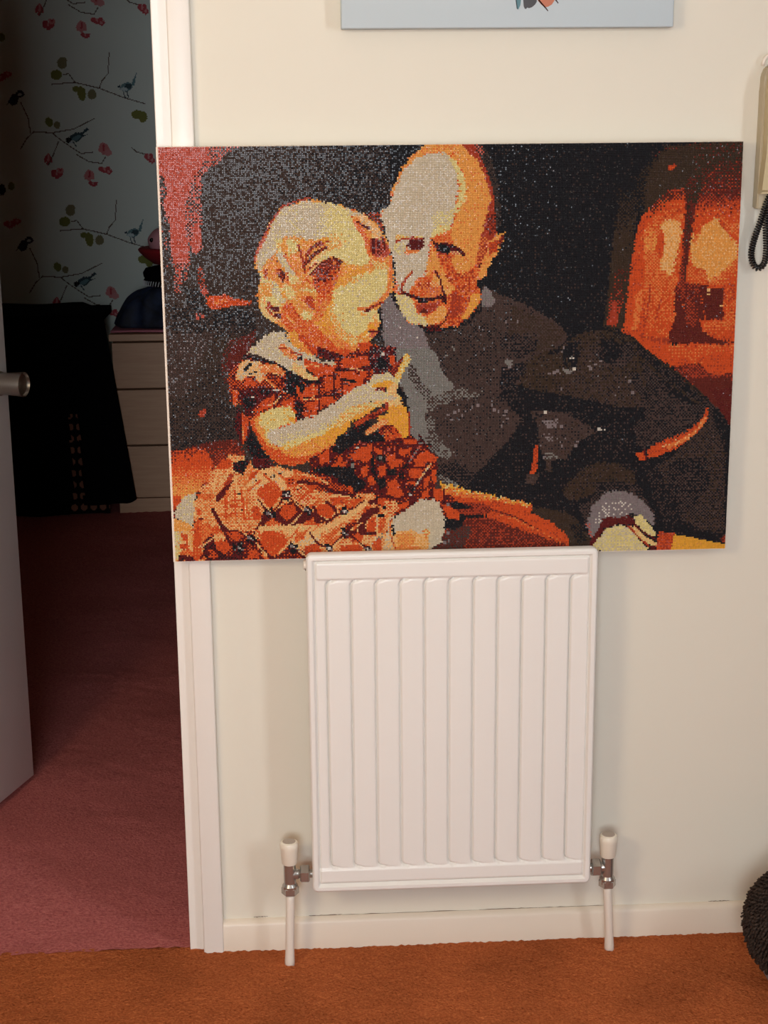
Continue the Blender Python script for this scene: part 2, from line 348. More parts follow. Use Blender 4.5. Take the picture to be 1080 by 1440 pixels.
PAINT = """P|B80N20||-17 -14 276 -11 272 508 -41 500
G|B80N20>B40K60|85 75 259 77|88 -13 276 -11 274 227 81 224
P|K92B8||268 -11 692 -7 718 519 264 508
P|K50B50||189 40 276 41 275 102 258 102 225 77 201 65
P|B55X45||217 71 238 77 255 77 258 99 250 92 235 80
P|B60K40||4 181 107 191 106 216 81 224 6 214
P|K60B40||55 190 90 184 105 195 100 206 56 205
P|K50B50||23 161 45 161 48 186 28 185
G|B60N40>K40B60|9 240 52 326|1 223 85 216 76 361 0 359
P|B50V10U40||2 214 56 215 19 291 1 290
G|R70B30>B70R30|93 220 63 292|74 222 98 216 108 209 97 241 80 251 75 296 67 279 63 251
P|R70M30||76 232 97 223 93 241 81 249 75 266 70 249
P|X60S40||36 306 43 304 45 309 41 314 35 313
P|S88X12||-2 -2 62 -2 51 20 38 36 30 55 28 75 30 99 31 115 31 133 22 144 17 135 12 133 9 117 9 84 6 76 2 65 7 45 5 34 -4 26
P|S60B40||62 -2 73 -2 58 23 49 35 46 75 46 116 39 123 30 111 28 75 30 55 38 36 51 20
P|S45V15B40||73 -2 96 -1 83 5 72 15 62 23 60 12
P|S85X15||37 89 45 88 45 116 39 120 33 111
P|B65S35||-4 30 6 34 8 50 2 66 -5 66
P|B85S15||-4 44 2 44 0 65 -5 65
P|B85S15||-2 78 9 84 10 117 11 136 -1 136
P|S65B35||12 132 32 132 27 148 22 151 17 146 14 144
P|S55B45||13 146 22 150 19 166 14 168 11 155
P|B60S40||22 140 32 133 27 151 20 153
P|X50B50||39 137 46 137 48 153 52 165 49 173 42 165 40 152
P|S70B30||41 160 49 160 49 170 44 167
P|O80X20||49 173 54 170 72 169 82 174 102 177 102 181 82 182 69 184 58 187 53 185 49 180
P|T60A25O15||57 177 62 175 72 174 75 177 67 179 59 180
D|S|1.0|37 192 41 191 44 194 38 196
G|R90B10>X60R40|43 345 50 369|-2 356 19 352 50 344 81 342 89 361 58 391 41 404 28 406 14 417 0 447 -4 403
G|X50R50>O90X10|8 354 13 370|-2 356 19 352 38 350 50 369 46 385 -3 377
G|O90T10>T70O30|16 373 16 388|-3 372 50 374 43 394 -3 394
G|T60O40>A60T40|16 384 15 402|-3 384 43 385 32 404 10 416 -4 412
P|O70X30||-2 410 11 409 7 423 2 426 -3 426
P|U72B14K14||258 185 275 185 308 219 342 213 363 196 374 178 374 161 393 172 418 182 446 196 466 209 476 220 479 239 428 251 418 281 424 324 407 350 386 372 356 404 343 413 308 410 287 296 257 261
P|U52B24K24||308 219 342 213 393 204 402 246 385 272 342 271 324 249
P|N50U50||410 187 461 209 475 222 462 237 428 247 406 229
P|K45U55||393 221 432 221 441 238 424 251 402 246
P|V85G15||254 181 265 170 273 187 284 202 301 211 310 226 311 238 320 243 324 254 274 261 257 244
P|V80W8G12||271 200 285 204 300 219 301 228 287 226 274 214
P|G90V10||264 235 312 236 320 243 324 258 330 269 342 280 342 286 327 297 313 303 306 318 311 331 318 349 311 366 301 350 288 339 285 296 271 270
P|B50G40V10||285 251 291 253 300 273 313 288 310 307 296 284 285 273
P|G45U55||308 298 342 284 377 288 368 296 342 299 318 309 311 322
P|G55U45||306 320 318 322 318 342 311 341
P|G60U40||298 346 313 341 327 352 341 363 334 373 323 367 311 359
P|G40U60||308 331 330 349 321 353 312 350
P|K55U45||322 379 343 374 360 385 377 396 360 411 338 402 322 391
P|G60U40||322 391 330 393 350 405 343 405 327 400
P|V60G40||376 163 384 168 390 182 383 188 374 187 373 176
D|V|1.0|390 312 395 314 404 314 402 319 406 323 401 327 399 332 387 306 363 308 370 306 342 314 351 318 355 313 347 312 338 323 334 317 403 206 417 206
D|G|1.0|332 245 341 238 339 235 313 286 312 293
P|K90U10||394 293 415 286 446 293 480 299 520 309 672 312 681 496 484 492 395 432 351 415 360 402 386 372 407 350 424 324
P|N46U30K24||418 281 428 251 447 243 471 237 479 229 492 221 506 219 526 217 555 225 569 239 587 252 619 275 648 301 664 313 673 329 675 373 644 373 572 327 541 314 519 305 480 296 446 290
P|U50K50||561 236 587 252 619 275 648 301 665 315 673 331 675 373 621 346 585 310 571 275
P|K80U20||579 249 593 256 619 278 646 302 636 313 615 302 597 289 588 274
P|U48N32K20||479 248 518 231 523 266 562 284 572 314 541 314 506 305 480 296
P|K75U25||518 229 532 230 541 240 538 256 524 259 515 248
P|K40U60||510 240 548 232 559 249 549 262 518 261
P|K55U45||553 270 566 271 572 288 583 301 572 303 560 288
P|U55K45||572 301 611 302 642 329 634 339 617 347 595 356 573 363 563 353 562 336
P|K80U20||463 304 506 300 541 312 572 312 575 326 562 336 564 353 563 371 534 378 512 370 494 335
P|U50N14K36||639 342 655 324 674 347 677 427 678 474 648 467 603 444 593 416 583 389 609 374 628 355
P|U42K58||605 381 649 373 659 409 634 444 606 426
P|K70U30||575 380 592 385 606 417 629 444 612 464 596 445 584 416
P|K80U20||655 316 666 317 675 338 677 373 669 356
P|U45N35K20||479 248 505 240 516 257 506 291 480 292 454 282
P|K70U30||399 257 407 264 415 257 426 254 428 260 418 277 413 289 424 295 411 305 396 300 397 276
P|N60U22K18||421 272 430 257 449 247 479 248 490 261 480 278 463 286 441 288 424 285
P|G80V20||402 251 411 251 412 257 409 261 404 258
D|V|1.0|401 263 408 261
P|K90U10||452 245 471 239 477 232 493 231 489 238 475 241 455 246
P|K90U10||473 241 490 238 491 250 488 262 474 260 472 250
D|N|1.2|477 254 480 258
P|W60G40||478 249 484 249 485 253 480 251
P|W90G10||483 263 488 261 487 265 483 267
P|G80V20||473 262 477 264 483 267 482 272 477 270 473 266
D|V|1.0|473 238 471 243 462 268 466 266 469 269 456 269 505 255 504 261 506 264 512 259 518 255 471 288
L|K60U40|1.2|438 221 440 230 436 247
L|K70U30|1.2|458 244 470 236 479 226 487 224
P|U78N10K12||434 316 439 313 455 314 481 317 494 328 509 335 511 344 494 352 484 366 479 375 457 374 451 369 445 355 441 325
L|K80U20|0.8|441 319 446 321 450 318
P|V60U40||448 327 457 325 468 325 465 336 453 335
P|V50U50||451 343 462 344 461 353 453 349
P|G50U50||450 364 456 366 468 369 466 374 454 373
D|V|1.0|472 334 467 349 471 353 473 358 477 349 447 357 452 372 490 358 492 353
P|U70N30||452 373 459 374 462 390 456 390
P|O60X40||440 357 444 355 444 373 443 386 439 399 434 397 436 382
D|W|1.0|521 339 518 338 525 339 452 316
P|U80N20||431 391 445 392 440 406 430 404
P|N55U25K20||482 403 500 386 521 379 543 381 563 391 566 407 544 410 522 415 502 423 483 428 474 414
P|K60U40||516 404 544 403 571 410 575 425 557 416 531 413 514 422
P|O75X25||578 363 595 355 617 347 634 338 644 328 649 316 651 314 652 323 648 334 639 345 626 356 609 366 591 373 579 375
P|T70L30||600 361 620 352 637 341 647 327 650 322 647 334 637 346 622 356 604 366
D|L|1.6|598 361 613 353
P|O80X20||563 368 574 367 577 378 569 379
L|M|1.2|574 364 577 376
P|U60K40||496 434 513 424 527 415 542 413 562 416 578 427 591 445 592 461 576 443 544 424 514 437 503 459
P|V80G20||506 455 513 432 527 418 542 415 560 418 577 431 589 447 590 460 576 452 563 444 551 450 533 451 521 465 512 474 507 468
P|V68W32||518 440 531 428 553 429 563 438 559 444 545 446 527 449 517 461 512 459
P|S50V50||505 455 509 455 513 473 508 468
P|M70R30||527 449 561 448 567 459 544 458 528 462 516 482 509 494 505 492 517 469
P|Y60E40||509 492 520 475 530 464 542 459 554 460 565 468 575 481 586 494
P|Y80E20||563 449 572 445 583 458 593 470 590 476 579 469 568 459
P|L60Y40||556 461 566 461 581 475 594 483 596 490 585 488 571 473
L|M|0.8|566 459 577 469 591 477
L|X|0.8|558 461 570 474 585 488
P|M80K20||584 484 593 487 592 494 586 494
P|O50X30S20||595 467 617 471 618 495 593 494
P|C90A10||615 472 648 479 681 487 681 496 612 495
P|X60R40||674 477 680 474 681 485 675 483
P|R60X40||330 460 360 445 395 446 448 463 488 486 489 495 312 491 325 478
P|U50R50||312 477 330 464 351 451 365 461 347 492 312 491
P|N70B30||437 433 461 437 483 443 497 455 512 478 509 494 484 493 482 470 461 454 439 442
P|K60N40||483 454 497 457 507 477 495 482
P|O80X20||327 410 360 416 395 422 437 429 436 441 461 453 481 468 486 484 475 480 453 473 426 463 395 450 371 440 343 433
P|X60R40||339 425 365 426 386 431 386 440 369 443 343 439
L|R60X40|0.7|386 435 416 445
L|R60X40|0.7|394 439 424 449
L|R60X40|0.7|402 443 432 454
L|R60X40|0.7|410 446 440 459
L|R60X40|0.7|418 450 448 463
L|R60X40|0.7|426 454 456 468
L|R60X40|0.7|434 458 464 473
L|R60X40|0.7|442 461 472 478
L|R60X40|0.7|450 465 480 482
L|T40O60|0.7|395 441 420 449
L|T40O60|0.7|408 446 431 455
L|T40O60|0.7|420 452 441 461
L|T40O60|0.7|432 458 452 466
L|T40O60|0.7|445 463 463 472
L|T40O60|0.7|457 469 473 478
G|C70Y30>T60O40|351 405 348 419|323 400 343 405 360 411 386 417 437 429 436 433 395 426 351 420 330 414
P|K70M30||332 425 347 425 365 432 350 434 336 431
G|K70N30>N85B15|547 56 543 122|534 50 561 50 556 89 554 139 550 189 547 218 520 214 524 180 529 114 533 81
G|N70R30>X60N40|537 147 528 206|535 143 548 143 543 189 535 214 523 213 527 180
P|X85S15||531 185 536 185 537 210 526 212
G|K60N40>N80R20|558 20 609 12|555 40 587 4 684 -2 687 70 611 82 561 106
P|N80B20||566 40 585 12 621 4 624 74 589 65 565 85
G|N70R30>R60X40|655 18 658 74|631 53 641 33 655 23 683 19 684 73 632 72
P|O70X30||591 27 597 25 601 24 602 28 598 32 592 32
G|R70N30>X80R20|576 55 585 69|563 89 577 69 593 55 612 52 615 69 594 67 573 85 561 114
P|O75X25||564 81 579 70 597 58 610 55 615 82 614 123 611 165 604 236 543 230 547 189 553 131 556 106
P|O70T30||569 86 581 73 599 60 610 62 613 98 610 131 608 173 602 226 553 225 556 172 561 114
P|T55O45||562 118 574 98 577 123 583 139 601 158 610 156 605 199 590 198 584 164 567 156
P|T60O40||576 81 590 81 607 72 609 82 595 90 578 91
P|L60A40||577 87 591 89 608 79 610 106 607 131 599 156 589 153 586 139 591 123 590 106 586 99 576 99
P|T50V30L20||565 88 577 83 580 98 571 110 568 118
P|O85X15||582 103 590 104 591 123 586 131 580 123
P|T75O25||557 171 567 168 566 198 562 217 554 220
P|O60X40||570 164 584 160 579 198 569 222 563 219
P|T60O40||585 169 601 165 598 198 586 211 580 202
P|X80O20||546 221 569 222 599 224 600 250 579 249 556 232
G|N60R40>X70R30|619 69 619 173|615 41 628 41 626 82 623 123 620 173 609 173 613 123 614 82
P|R80N20||613 69 625 69 624 107 622 144 616 144
G|R50X50>X80O20|657 62 658 82|628 65 683 64 683 87 624 88
P|O80X20||626 82 636 72 682 78 682 149 684 251 609 250 616 173 620 123
P|L40A60||633 90 639 84 652 85 658 97 665 105 679 118 680 139 667 153 646 165 641 148 626 147 622 136 622 111
P|T50A50||663 145 680 134 680 147 657 159 647 167 645 162
P|O50T50||654 82 681 82 681 111 667 105
P|R50X50||645 75 682 74 681 92 661 87
G|X60R40>R80M20|614 161 616 199|602 165 614 162 636 165 636 175 644 208 635 207 620 190 613 186 607 199 604 224 599 224
P|R80M20||608 186 613 182 619 199 635 199 639 218 651 228 664 232 681 235 681 237 600 235 602 217
P|R55X45||617 180 628 180 636 199 629 218 618 207
P|R75M25||635 166 645 166 645 170 664 170 665 207 644 207 638 180
D|L|1.0|645 171 646 176 662 190
G|O70X30>T55O45|666 166 669 225|664 166 680 162 681 229 642 223 642 209 666 208
G|O60T40>O80X20|639 242 640 263|587 237 681 239 681 268 640 264 601 260
P|O90X10||561 227 600 236 618 250 609 265 587 254 570 241
P|T25O75||600 239 681 241 680 255 605 254
P|O85X15||639 249 682 249 681 277 645 276
P|X50R50||605 264 627 260 642 263 651 273 681 272 681 303 655 307 641 298
P|R95M5||623 278 653 277 680 277 679 303 679 338 666 317 649 303
P|M40R60||654 292 680 290 680 338 667 319
G|R60N40>O90X10|585 58 594 81|565 88 577 71 593 58 612 55 615 82 607 82 594 75 576 86 563 106
G|O90X10>O45T55|585 73 590 91|566 103 577 81 595 67 611 67 612 92 594 86 578 91 568 114
G|O70T30>T50A50|573 89 583 118|566 106 576 86 591 85 583 106 580 123 567 127
G|O80X20>O85T15|558 147 575 148|551 232 554 164 558 118 566 106 568 147 564 189 565 232
G|T55O45>O75T25|584 152 586 224|568 152 588 148 605 158 606 207 599 228 570 228
P|T70O30||559 174 567 171 565 198 562 217 555 218
L|X60O40|1.2|576 164 573 198 569 219
L|X50O50|1.0|589 181 583 207
G|X70R30>O80T20|653 64 654 86|624 83 632 70 682 66 682 97 661 87 633 87
G|O80T20>T60A40|633 97 642 111|624 115 629 93 642 85 650 85 643 107 628 119
P|L25A75||636 97 649 89 658 100 667 110 678 121 679 134 662 150 648 159 643 145 629 143 626 123
G|T60A40>O85T15|656 144 674 162|645 162 660 152 680 134 680 164 662 166 647 167
P|O60T40||622 136 629 145 641 148 645 162 635 165 619 163
G|O70X30>T50O50|670 166 672 208|664 167 680 164 681 229 665 225 666 208
P|R80M20||635 167 645 167 645 170 664 170 665 207 644 207 638 180
D|L|1.0|646 172 646 177 662 191
L|N60R40|2.0|618 69 618 106
L|R75N25|1.6|618 106 617 165
L|R50X50|1.6|617 161 615 186
G|O50T50>O85X15|651 212 652 235|642 209 680 210 680 229 662 228 647 221
P|N45K35U20||518 220 532 216 544 221 555 227 570 241 587 255 619 278 648 303 642 313 615 293 583 268 561 251 544 237 522 233
P|K70U30||555 228 570 241 587 255 619 279 648 304 641 309 615 290 588 268 566 249
P|K80U20||517 229 532 229 543 238 540 254 528 260 516 252
P|K60U40||544 230 557 235 559 246 548 244
D|V|1.0|554 280 549 275 541 287 537 297 558 294
D|N|1.2|532 274 537 269 571 284
L|N50K50|1.6|522 217 555 227 570 241 587 254 619 277 648 302
P|T60O40||308 -3 293 12 280 27 268 54 265 69 255 74 254 81 259 95 263 111 269 129 272 147 269 165 274 180 279 194 287 206 306 210 318 208 327 212 341 211 357 201 372 181 373 170 367 156 377 153 387 132 397 116 401 102 390 104 388 89 386 64 384 47 377 28 367 11 358 -2
P|A85T15||342 -2 360 -2 369 16 378 37 384 61 380 79 375 97 371 116 367 135 359 146 346 151 342 121 336 103 342 83 355 58 355 38 346 24 337 15
P|A70T30||309 -3 346 -2 343 11 309 10 294 18 281 32 272 52 266 55 279 27 292 12
P|E75W25||310 9 332 10 338 18 344 34 345 54 342 70 334 78 330 93 319 99 314 103 312 119 309 140 306 150 296 154 292 162 286 170 276 170 271 147 269 129 263 111 259 95 255 81 255 75 265 70 269 55 281 31 295 16
P|Y90A10||332 11 338 15 346 25 354 38 355 59 348 72 340 80 337 96 329 101 315 106 314 101 325 88 335 76 343 69 347 52 344 32
P|Y50E50||313 78 342 75 339 91 317 93
P|Y70A30||272 102 279 102 292 105 305 104 305 107 288 107 273 109
P|X75S25||350 0 362 -2 370 12 379 29 386 48 389 79 391 104 384 109 378 107 374 116 373 102 379 80 384 64 378 38 368 19 358 10
P|R50X50||380 79 389 79 391 102 384 105 379 97
P|B70K30||368 0 378 6 387 24 394 55 396 94 391 100 388 71 385 47 377 27 369 10
P|B60S40||362 -1 372 1 377 12 370 12
P|M70R30||287 107 296 107 305 106 305 116 300 121 293 122 288 117 283 114 289 111
L|X|1.0|273 110 280 107 292 106 303 107
P|T70L30||283 115 288 119 300 121 292 125 283 125 277 124
P|E60Y40||269 112 283 110 285 115 282 124 273 128
P|M80K20||314 108 319 113 329 112 340 114 349 119 355 128 349 126 342 122 335 125 327 125 320 121
P|K80M20||321 113 334 114 336 124 324 123
P|L70S30||336 123 344 122 349 125 339 126
P|T40X40S20||320 122 330 125 337 129 337 138 329 133
P|T42O42X16||319 124 332 126 339 141 350 149 362 141 367 150 366 161 372 170 373 182 359 199 342 211 329 207 334 194 334 171 342 168 329 152 324 137
P|A80T20||337 129 350 128 362 131 361 141 352 147 342 145
P|A85T15||314 114 319 122 325 139 335 157 343 167 337 170 327 159 319 144 310 150 308 144 311 129
P|A60L40||316 147 327 159 337 171 330 174 324 165 315 159
P|X55T45||298 159 312 157 318 161 313 167 307 170 302 165
P|L50T50||313 159 322 157 325 167 315 171
L|X60T40|1.4|292 144 285 152 280 160 278 167
L|M70R30|1.2|319 145 324 154 326 162 329 172
P|X60R40||277 163 285 170 291 174 285 176 277 172
P|T70S30||304 165 325 162 327 172 308 175
L|M70K30|1.8|281 171 291 174 300 177 313 178 325 176
P|K75M25||298 175 310 178 310 182 298 181
P|K40M60||324 172 332 173 332 184 326 182
P|X70S30||295 183 313 183 325 180 320 189 310 195 298 194
P|R70X30||298 190 309 189 310 194 302 195
P|Y60E40||271 171 285 173 291 178 294 186 298 195 308 199 313 208 302 208 287 205 279 194 273 181
P|A75L25||307 200 318 192 327 184 332 188 332 199 325 204 317 208 310 207
L|R60X40|1.0|333 196 330 204 324 209 313 209
P|A80T20||390 104 401 101 397 117 387 132 378 151 368 155 372 141 379 125 382 112
P|X50O50||383 113 394 109 391 123 382 128
P|R60X40||396 104 400 105 396 117 392 117
L|M60R40|1.2|376 122 374 132 370 141
P|X50T50||372 103 382 108 379 122 374 133 369 142 365 136 369 120
P|A70C30||362 171 372 173 370 185 357 201 349 203 356 190
P|X70O30||339 171 351 174 349 195 339 203 334 194
P|K60B40||342 212 359 201 373 183 376 188 361 205 346 215
P|K55M45||301 209 318 210 329 213 327 216 308 216
P|A75T25||161 62 139 70 127 85 118 103 108 122 107 139 113 146 111 162 107 169 112 188 130 204 138 208 144 221 173 238 198 239 223 237 237 230 245 218 249 212 254 204 252 188 258 180 268 168 270 147 266 126 263 110 253 92 236 78 212 69 193 64 176 60
P|E80Y20||161 63 141 70 129 85 121 103 110 123 109 140 115 141 118 132 128 127 134 117 135 107 142 103 157 102 167 109 179 105 188 95 194 93 193 113 187 124 193 127 208 118 225 118 242 125 238 106 229 89 221 80 238 81 250 94 236 79 212 70 193 64
P|Y90E10||186 67 204 67 217 74 225 87 236 103 240 118 242 133 231 138 216 137 206 128 196 127 187 131 183 127 193 113 195 95 186 91
P|A40Y60||197 101 207 95 210 101 203 114 192 119 190 127 183 126 192 113
P|L70E30||225 77 238 80 252 94 258 105 247 103 234 90
L|X80S20|1.1|173 59 161 61 141 68 129 83 119 101 109 120 106 132
L|S50T50|0.8|110 121 119 105 124 96
P|A60C40||136 107 141 105 145 114 145 125 150 135 158 146 154 152 146 137 138 127 135 117
P|A50Y50||144 105 157 104 162 114 158 143 150 135 145 119
L|X60T40|1.2|143 123 148 135
L|X70R30|1.6|158 114 160 125 163 146
L|R50X50|1.6|185 109 172 117 165 127 163 146
L|R60X40|2.0|190 116 175 124 168 134
L|L|1.2|193 119 178 129 170 140
P|C50A50||185 101 194 94 194 103 188 114 182 112
P|T80O20||160 135 170 130 171 146 164 158 158 157
P|R60X40||173 145 179 135 191 131 201 128 206 138 201 155 193 161 183 160 174 154
P|X50R50||195 129 205 129 206 144 199 156 193 149
L|L80Y20|1.2|170 145 176 137 185 132
P|O70X30||174 155 184 160 194 160 201 155 197 171 187 184 181 174 177 164
P|A70Y30||113 144 128 136 136 141 145 154 158 158 162 165 149 168 140 179 128 181 117 178 112 166
P|X60T40||117 141 123 140 123 148 116 152 114 149
P|M80R20||134 141 140 141 144 151 140 156 134 150
P|X50T50||126 138 135 139 134 146 127 145
P|E60Y40||127 153 134 160 136 170 142 178 134 181 127 174 126 162
P|E50Y50||137 156 151 157 158 160 154 168 144 168
P|C60A40||137 165 142 166 141 173 137 171
P|Y60L40||112 174 116 170 117 183 123 193 131 200 127 203 117 196 112 188
L|L|0.8|110 162 117 164 124 161
P|X70R30||117 176 122 171 125 183 132 185 132 191 122 189 118 186
P|M80R20||124 184 134 183 135 190 125 189
P|M80R20||128 193 138 192 137 197 129 197
L|Y|0.8|120 173 120 184 128 192
P|O75X25||139 182 150 181 155 192 162 202 168 204 156 207 147 202 138 197
P|T60O40||136 191 144 191 144 204 136 204
P|A85Y15||151 167 162 163 174 165 180 169 179 180 174 192 173 202 165 200 157 192 152 179
P|Y80A20||154 165 164 163 176 164 180 170 171 168 159 168
P|Y85A15||162 188 172 189 174 199 167 202 160 195
P|X60O40||168 173 175 173 175 190 169 187 164 181
P|Y88E12||199 166 208 158 224 155 237 148 250 141 261 141 261 156 254 173 245 180 238 186 249 192 253 199 241 205 234 215 225 222 214 218 204 205 197 182
P|A60C40||205 147 225 141 236 135 241 138 241 148 229 154 216 158 206 161 197 176 192 192 184 192 191 169
G|C50A50>T70A30|199 192 205 238|180 185 196 182 202 202 212 219 227 225 235 225 220 236 198 234 181 221 173 204
G|T60O40>O80X20|173 209 198 243|138 204 161 200 173 202 183 222 202 234 223 237 240 228 249 232 244 245 215 252 189 248 164 234 148 221
P|T60A40||161 207 178 205 186 221 177 226
P|T70O30||220 80 225 85 235 95 241 108 244 125 240 128 235 108 227 95
D|M|1.0|228 87 231 89 234 91 236 93 240 94
P|S50X50||243 105 257 104 263 114 265 125 257 130 245 131 242 118
L|M|1.0|246 106 246 123
L|M|1.0|252 108 252 120
L|R|1.0|257 105 259 118
P|R60S40||248 118 257 118 255 125 250 124
P|T65L35||242 128 265 127 267 143 262 140 250 136 242 140
L|T80A20|2.0|266 127 267 152 261 171 251 181
L|A|1.2|262 128 263 153 258 168
L|T|1.2|227 188 237 188
L|X|1.2|236 191 248 185 258 180
L|M80R20|1.0|236 191 241 189
P|Y60L40||241 193 251 188 253 200 254 206 246 203
P|C80A20||239 208 245 204 248 210 241 216 234 223 230 221 236 214
P|A70Y30||234 221 241 215 249 213 247 220 239 227
L|M70X30|0.8|239 215 251 215
L|K|0.8|251 190 253 198 255 204 251 215 247 222
G|E90Y10>Y85E15|176 76 202 80|164 63 193 64 209 70 219 77 207 101 194 103 179 107 169 105 163 84
L|Y|0.8|197 119 202 112
L|Y|0.8|198 118 203 111
L|Y|0.8|186 113 194 108
L|Y|0.8|198 121 206 115
L|Y|0.8|223 130 229 124
L|Y|0.8|190 118 196 111
L|Y|0.8|213 122 218 117
L|Y|0.8|198 115 205 108
L|Y|0.8|204 123 212 117
L|Y|0.8|212 125 220 119
L|Y|0.8|224 125 232 119
L|Y|0.8|202 122 211 114
L|Y|0.8|222 127 229 120
L|Y|0.8|210 124 217 117
L|A60Y40|0.7|196 119 205 108
L|A60Y40|0.7|197 117 202 108
L|A60Y40|0.7|192 112 200 104
L|A60Y40|0.7|196 119 202 110
L|A60Y40|0.7|205 116 214 108
L|A60Y40|0.7|198 118 207 110
L|A60Y40|0.7|193 113 201 104
L|A60Y40|0.7|192 115 199 105
P|Y70A30||132 105 139 104 140 117 145 130 140 130 135 122 132 113
P|Y80L20||145 107 152 107 153 122 156 140 151 138 148 123
L|A|0.7|157 117 160 132
L|A|0.7|144 115 147 131
L|A|0.7|146 112 149 123
L|A|0.7|140 111 142 122
L|A|0.7|138 110 141 121
L|A|0.7|156 114 158 127
L|A|0.7|144 117 147 130
L|Y|0.7|147 108 148 122
L|Y|0.7|151 109 154 125
L|Y|0.7|146 106 148 126
L|Y|0.7|155 111 157 124
L|Y|0.7|153 114 155 127
L|T70O30|1.0|142 125 148 135 153 142
P|E80Y20||138 118 142 127 148 137 154 147 149 150 141 140 135 130 132 122
D|M|1.0|132 132 133 134 135 136 136 137
P|Y70L30||143 143 153 147 161 152 162 162 154 167 146 160 141 151
P|L60Y40||155 135 163 139 168 152 161 155 154 147
L|O|1.0|161 139 164 150 171 157
G|R55X30M15>O70X30|185 142 199 162|173 145 179 136 190 131 200 127 208 131 210 142 201 156 194 162 183 161 174 154
D|O|1.0|180 145 184 150 188 144 193 152 196 147 189 157 200 141 185 139 181 154 193 136
P|R70X30||170 139 178 134 180 140 174 147 169 147
L|L80Y20|1.0|169 147 175 140 183 133
L|Y80E20|1.4|180 131 190 126 202 123
P|A70C30||208 131 218 136 225 141 211 147 203 157 199 166 194 162 203 152 210 142
G|O70T30>T60A40|183 159 184 192|178 162 194 162 196 171 187 185 180 202 170 202 179 182 179 169
D|X|0.8|181 169 186 174 182 179 189 167
D|A|0.8|184 184 179 189 187 179
P|Y70L30||120 174 127 171 134 178 139 183 134 185 127 183
P|Y80E20||113 144 123 143 128 146 126 153 119 158 113 156
P|A70Y30||113 156 124 156 129 161 124 168 112 166
L|L70T30|0.8|120 184 122 191 128 196 136 201
L|X60O40|0.8|120 178 122 188 127 195
P|Y60L40||142 168 151 167 152 175 144 178
G|C70A30>A60Y40|192 175 202 179|193 165 203 159 206 162 201 172 200 189 207 206 217 218 229 224 235 221 232 228 220 231 205 223 195 206 190 185
P|Y75A25||220 151 235 146 240 140 241 146 231 153 219 156
P|A50Y50||241 131 262 132 263 142 250 140
L|T70A30|1.0|243 125 250 131 263 135
P|L70Y30||240 104 250 100 258 109 248 105
P|Y85E15||256 158 262 155 261 166 254 175 248 180 255 168
G|T60O40>O75T25|165 210 173 239|148 210 173 204 187 219 201 234 223 237 234 233 228 242 198 243 178 234 165 225
D|T|0.8|173 219 180 226 186 232 193 238 166 215 161 220 176 229
P|A65T35||123 135 133 132 140 137 144 151 149 157 161 157 167 162 166 168 151 167 142 161 137 161 131 155 124 151 118 153 115 148
P|A60T40||147 125 158 119 166 132 168 152 161 155 153 145
P|T60A40||158 117 165 119 170 135 168 145 163 145 160 132
L|X75R25|1.2|159 115 162 127 165 144
L|X70R30|1.4|185 110 173 117 167 127 165 140
L|R70X30|1.6|190 116 178 122 170 132
L|X60T40|1.0|194 108 183 114
L|Y60L40|1.0|192 120 180 126 173 134
P|R55M25X20||135 141 140 142 143 150 139 156 135 151
P|X55T45||130 139 135 140 136 146 131 146
P|T60X40||141 142 145 145 146 155 143 156
P|X60T40||117 142 122 140 122 147 117 150
P|E60Y40||129 156 134 161 136 171 140 178 135 180 129 171 127 163
P|Y70L30||139 158 149 160 151 165 144 168 139 166
G|T55X45>A60T40|193 152 211 152|200 136 208 136 215 143 206 152 199 162 196 171 191 164 198 156
G|R50X50>O60T40|187 136 196 164|175 145 180 137 190 131 200 129 206 137 202 154 196 162 187 162 179 160 174 154
D|M|1.0|179 147 183 152 190 146 185 142 193 141 188 154 181 155 194 149
D|T|0.9|200 134 203 142 198 156 193 159 186 159
G|O65T35>T60A40|184 162 189 192|178 162 198 162 196 174 189 189 182 202 172 202 179 184 178 170
D|O|0.9|182 179 187 172 179 190 184 195 177 197
D|X|0.9|181 167 187 165 192 167
P|T55O45||140 185 149 183 153 192 160 202 165 205 153 207 143 201 138 196
L|A|1.0|143 196 150 203
L|Y60A40|1.0|151 168 161 164 174 166 179 170
P|A70T30||154 168 166 166 176 168 179 175 177 187 172 192 164 188 155 180
P|X55O45||167 172 175 173 175 189 169 185 165 179
P|T70O30||161 172 166 170 165 178 161 178
P|Y80A20||162 189 171 190 173 199 167 202 161 197
G|Y80A20>Y92E8|199 184 212 184|197 167 206 161 216 167 215 218 205 207 197 186
L|T60A40|0.8|226 188 236 189 243 186
L|X70R30|1.0|235 191 243 186 253 182
D|M|1.1|237 190 239 190
L|A|0.8|231 194 237 195
L|A70T30|1.2|244 198 249 203 246 210
P|T55O45||240 212 246 212 245 216 239 216
L|M|0.7|241 215 250 215
P|T60S40||241 216 249 216 247 222 240 222
L|A|1.0|235 223 240 225 237 230
G|C60A40>T60A40|146 215 173 241|142 217 152 212 163 224 174 238 173 244 160 240 148 230
P|O70X30||151 212 165 224 178 236 189 243 183 246 171 239 159 225
P|M75K25||178 232 195 238 211 243 208 252 191 249 178 243
P|M50O40K10||80 251 93 244 115 248 138 259 164 272 182 255 206 246 240 231 257 234 272 244 268 270 264 270 244 269 227 283 197 299 171 316 158 324 151 321 144 302 133 303 112 310 94 320 87 301 74 294 71 266
P|O90X10||159 281 178 279 178 291 161 292
P|O90X10||163 299 185 294 180 311 164 318
P|O90X10||203 250 223 245 242 242 240 255 215 260
P|O90X10||206 253 223 265 237 264 231 278 219 282 204 269
P|O90X10||186 268 201 267 206 281 185 287
P|O90X10||150 276 155 276 159 293 153 295
P|O90X10||226 229 239 227 240 237 228 237
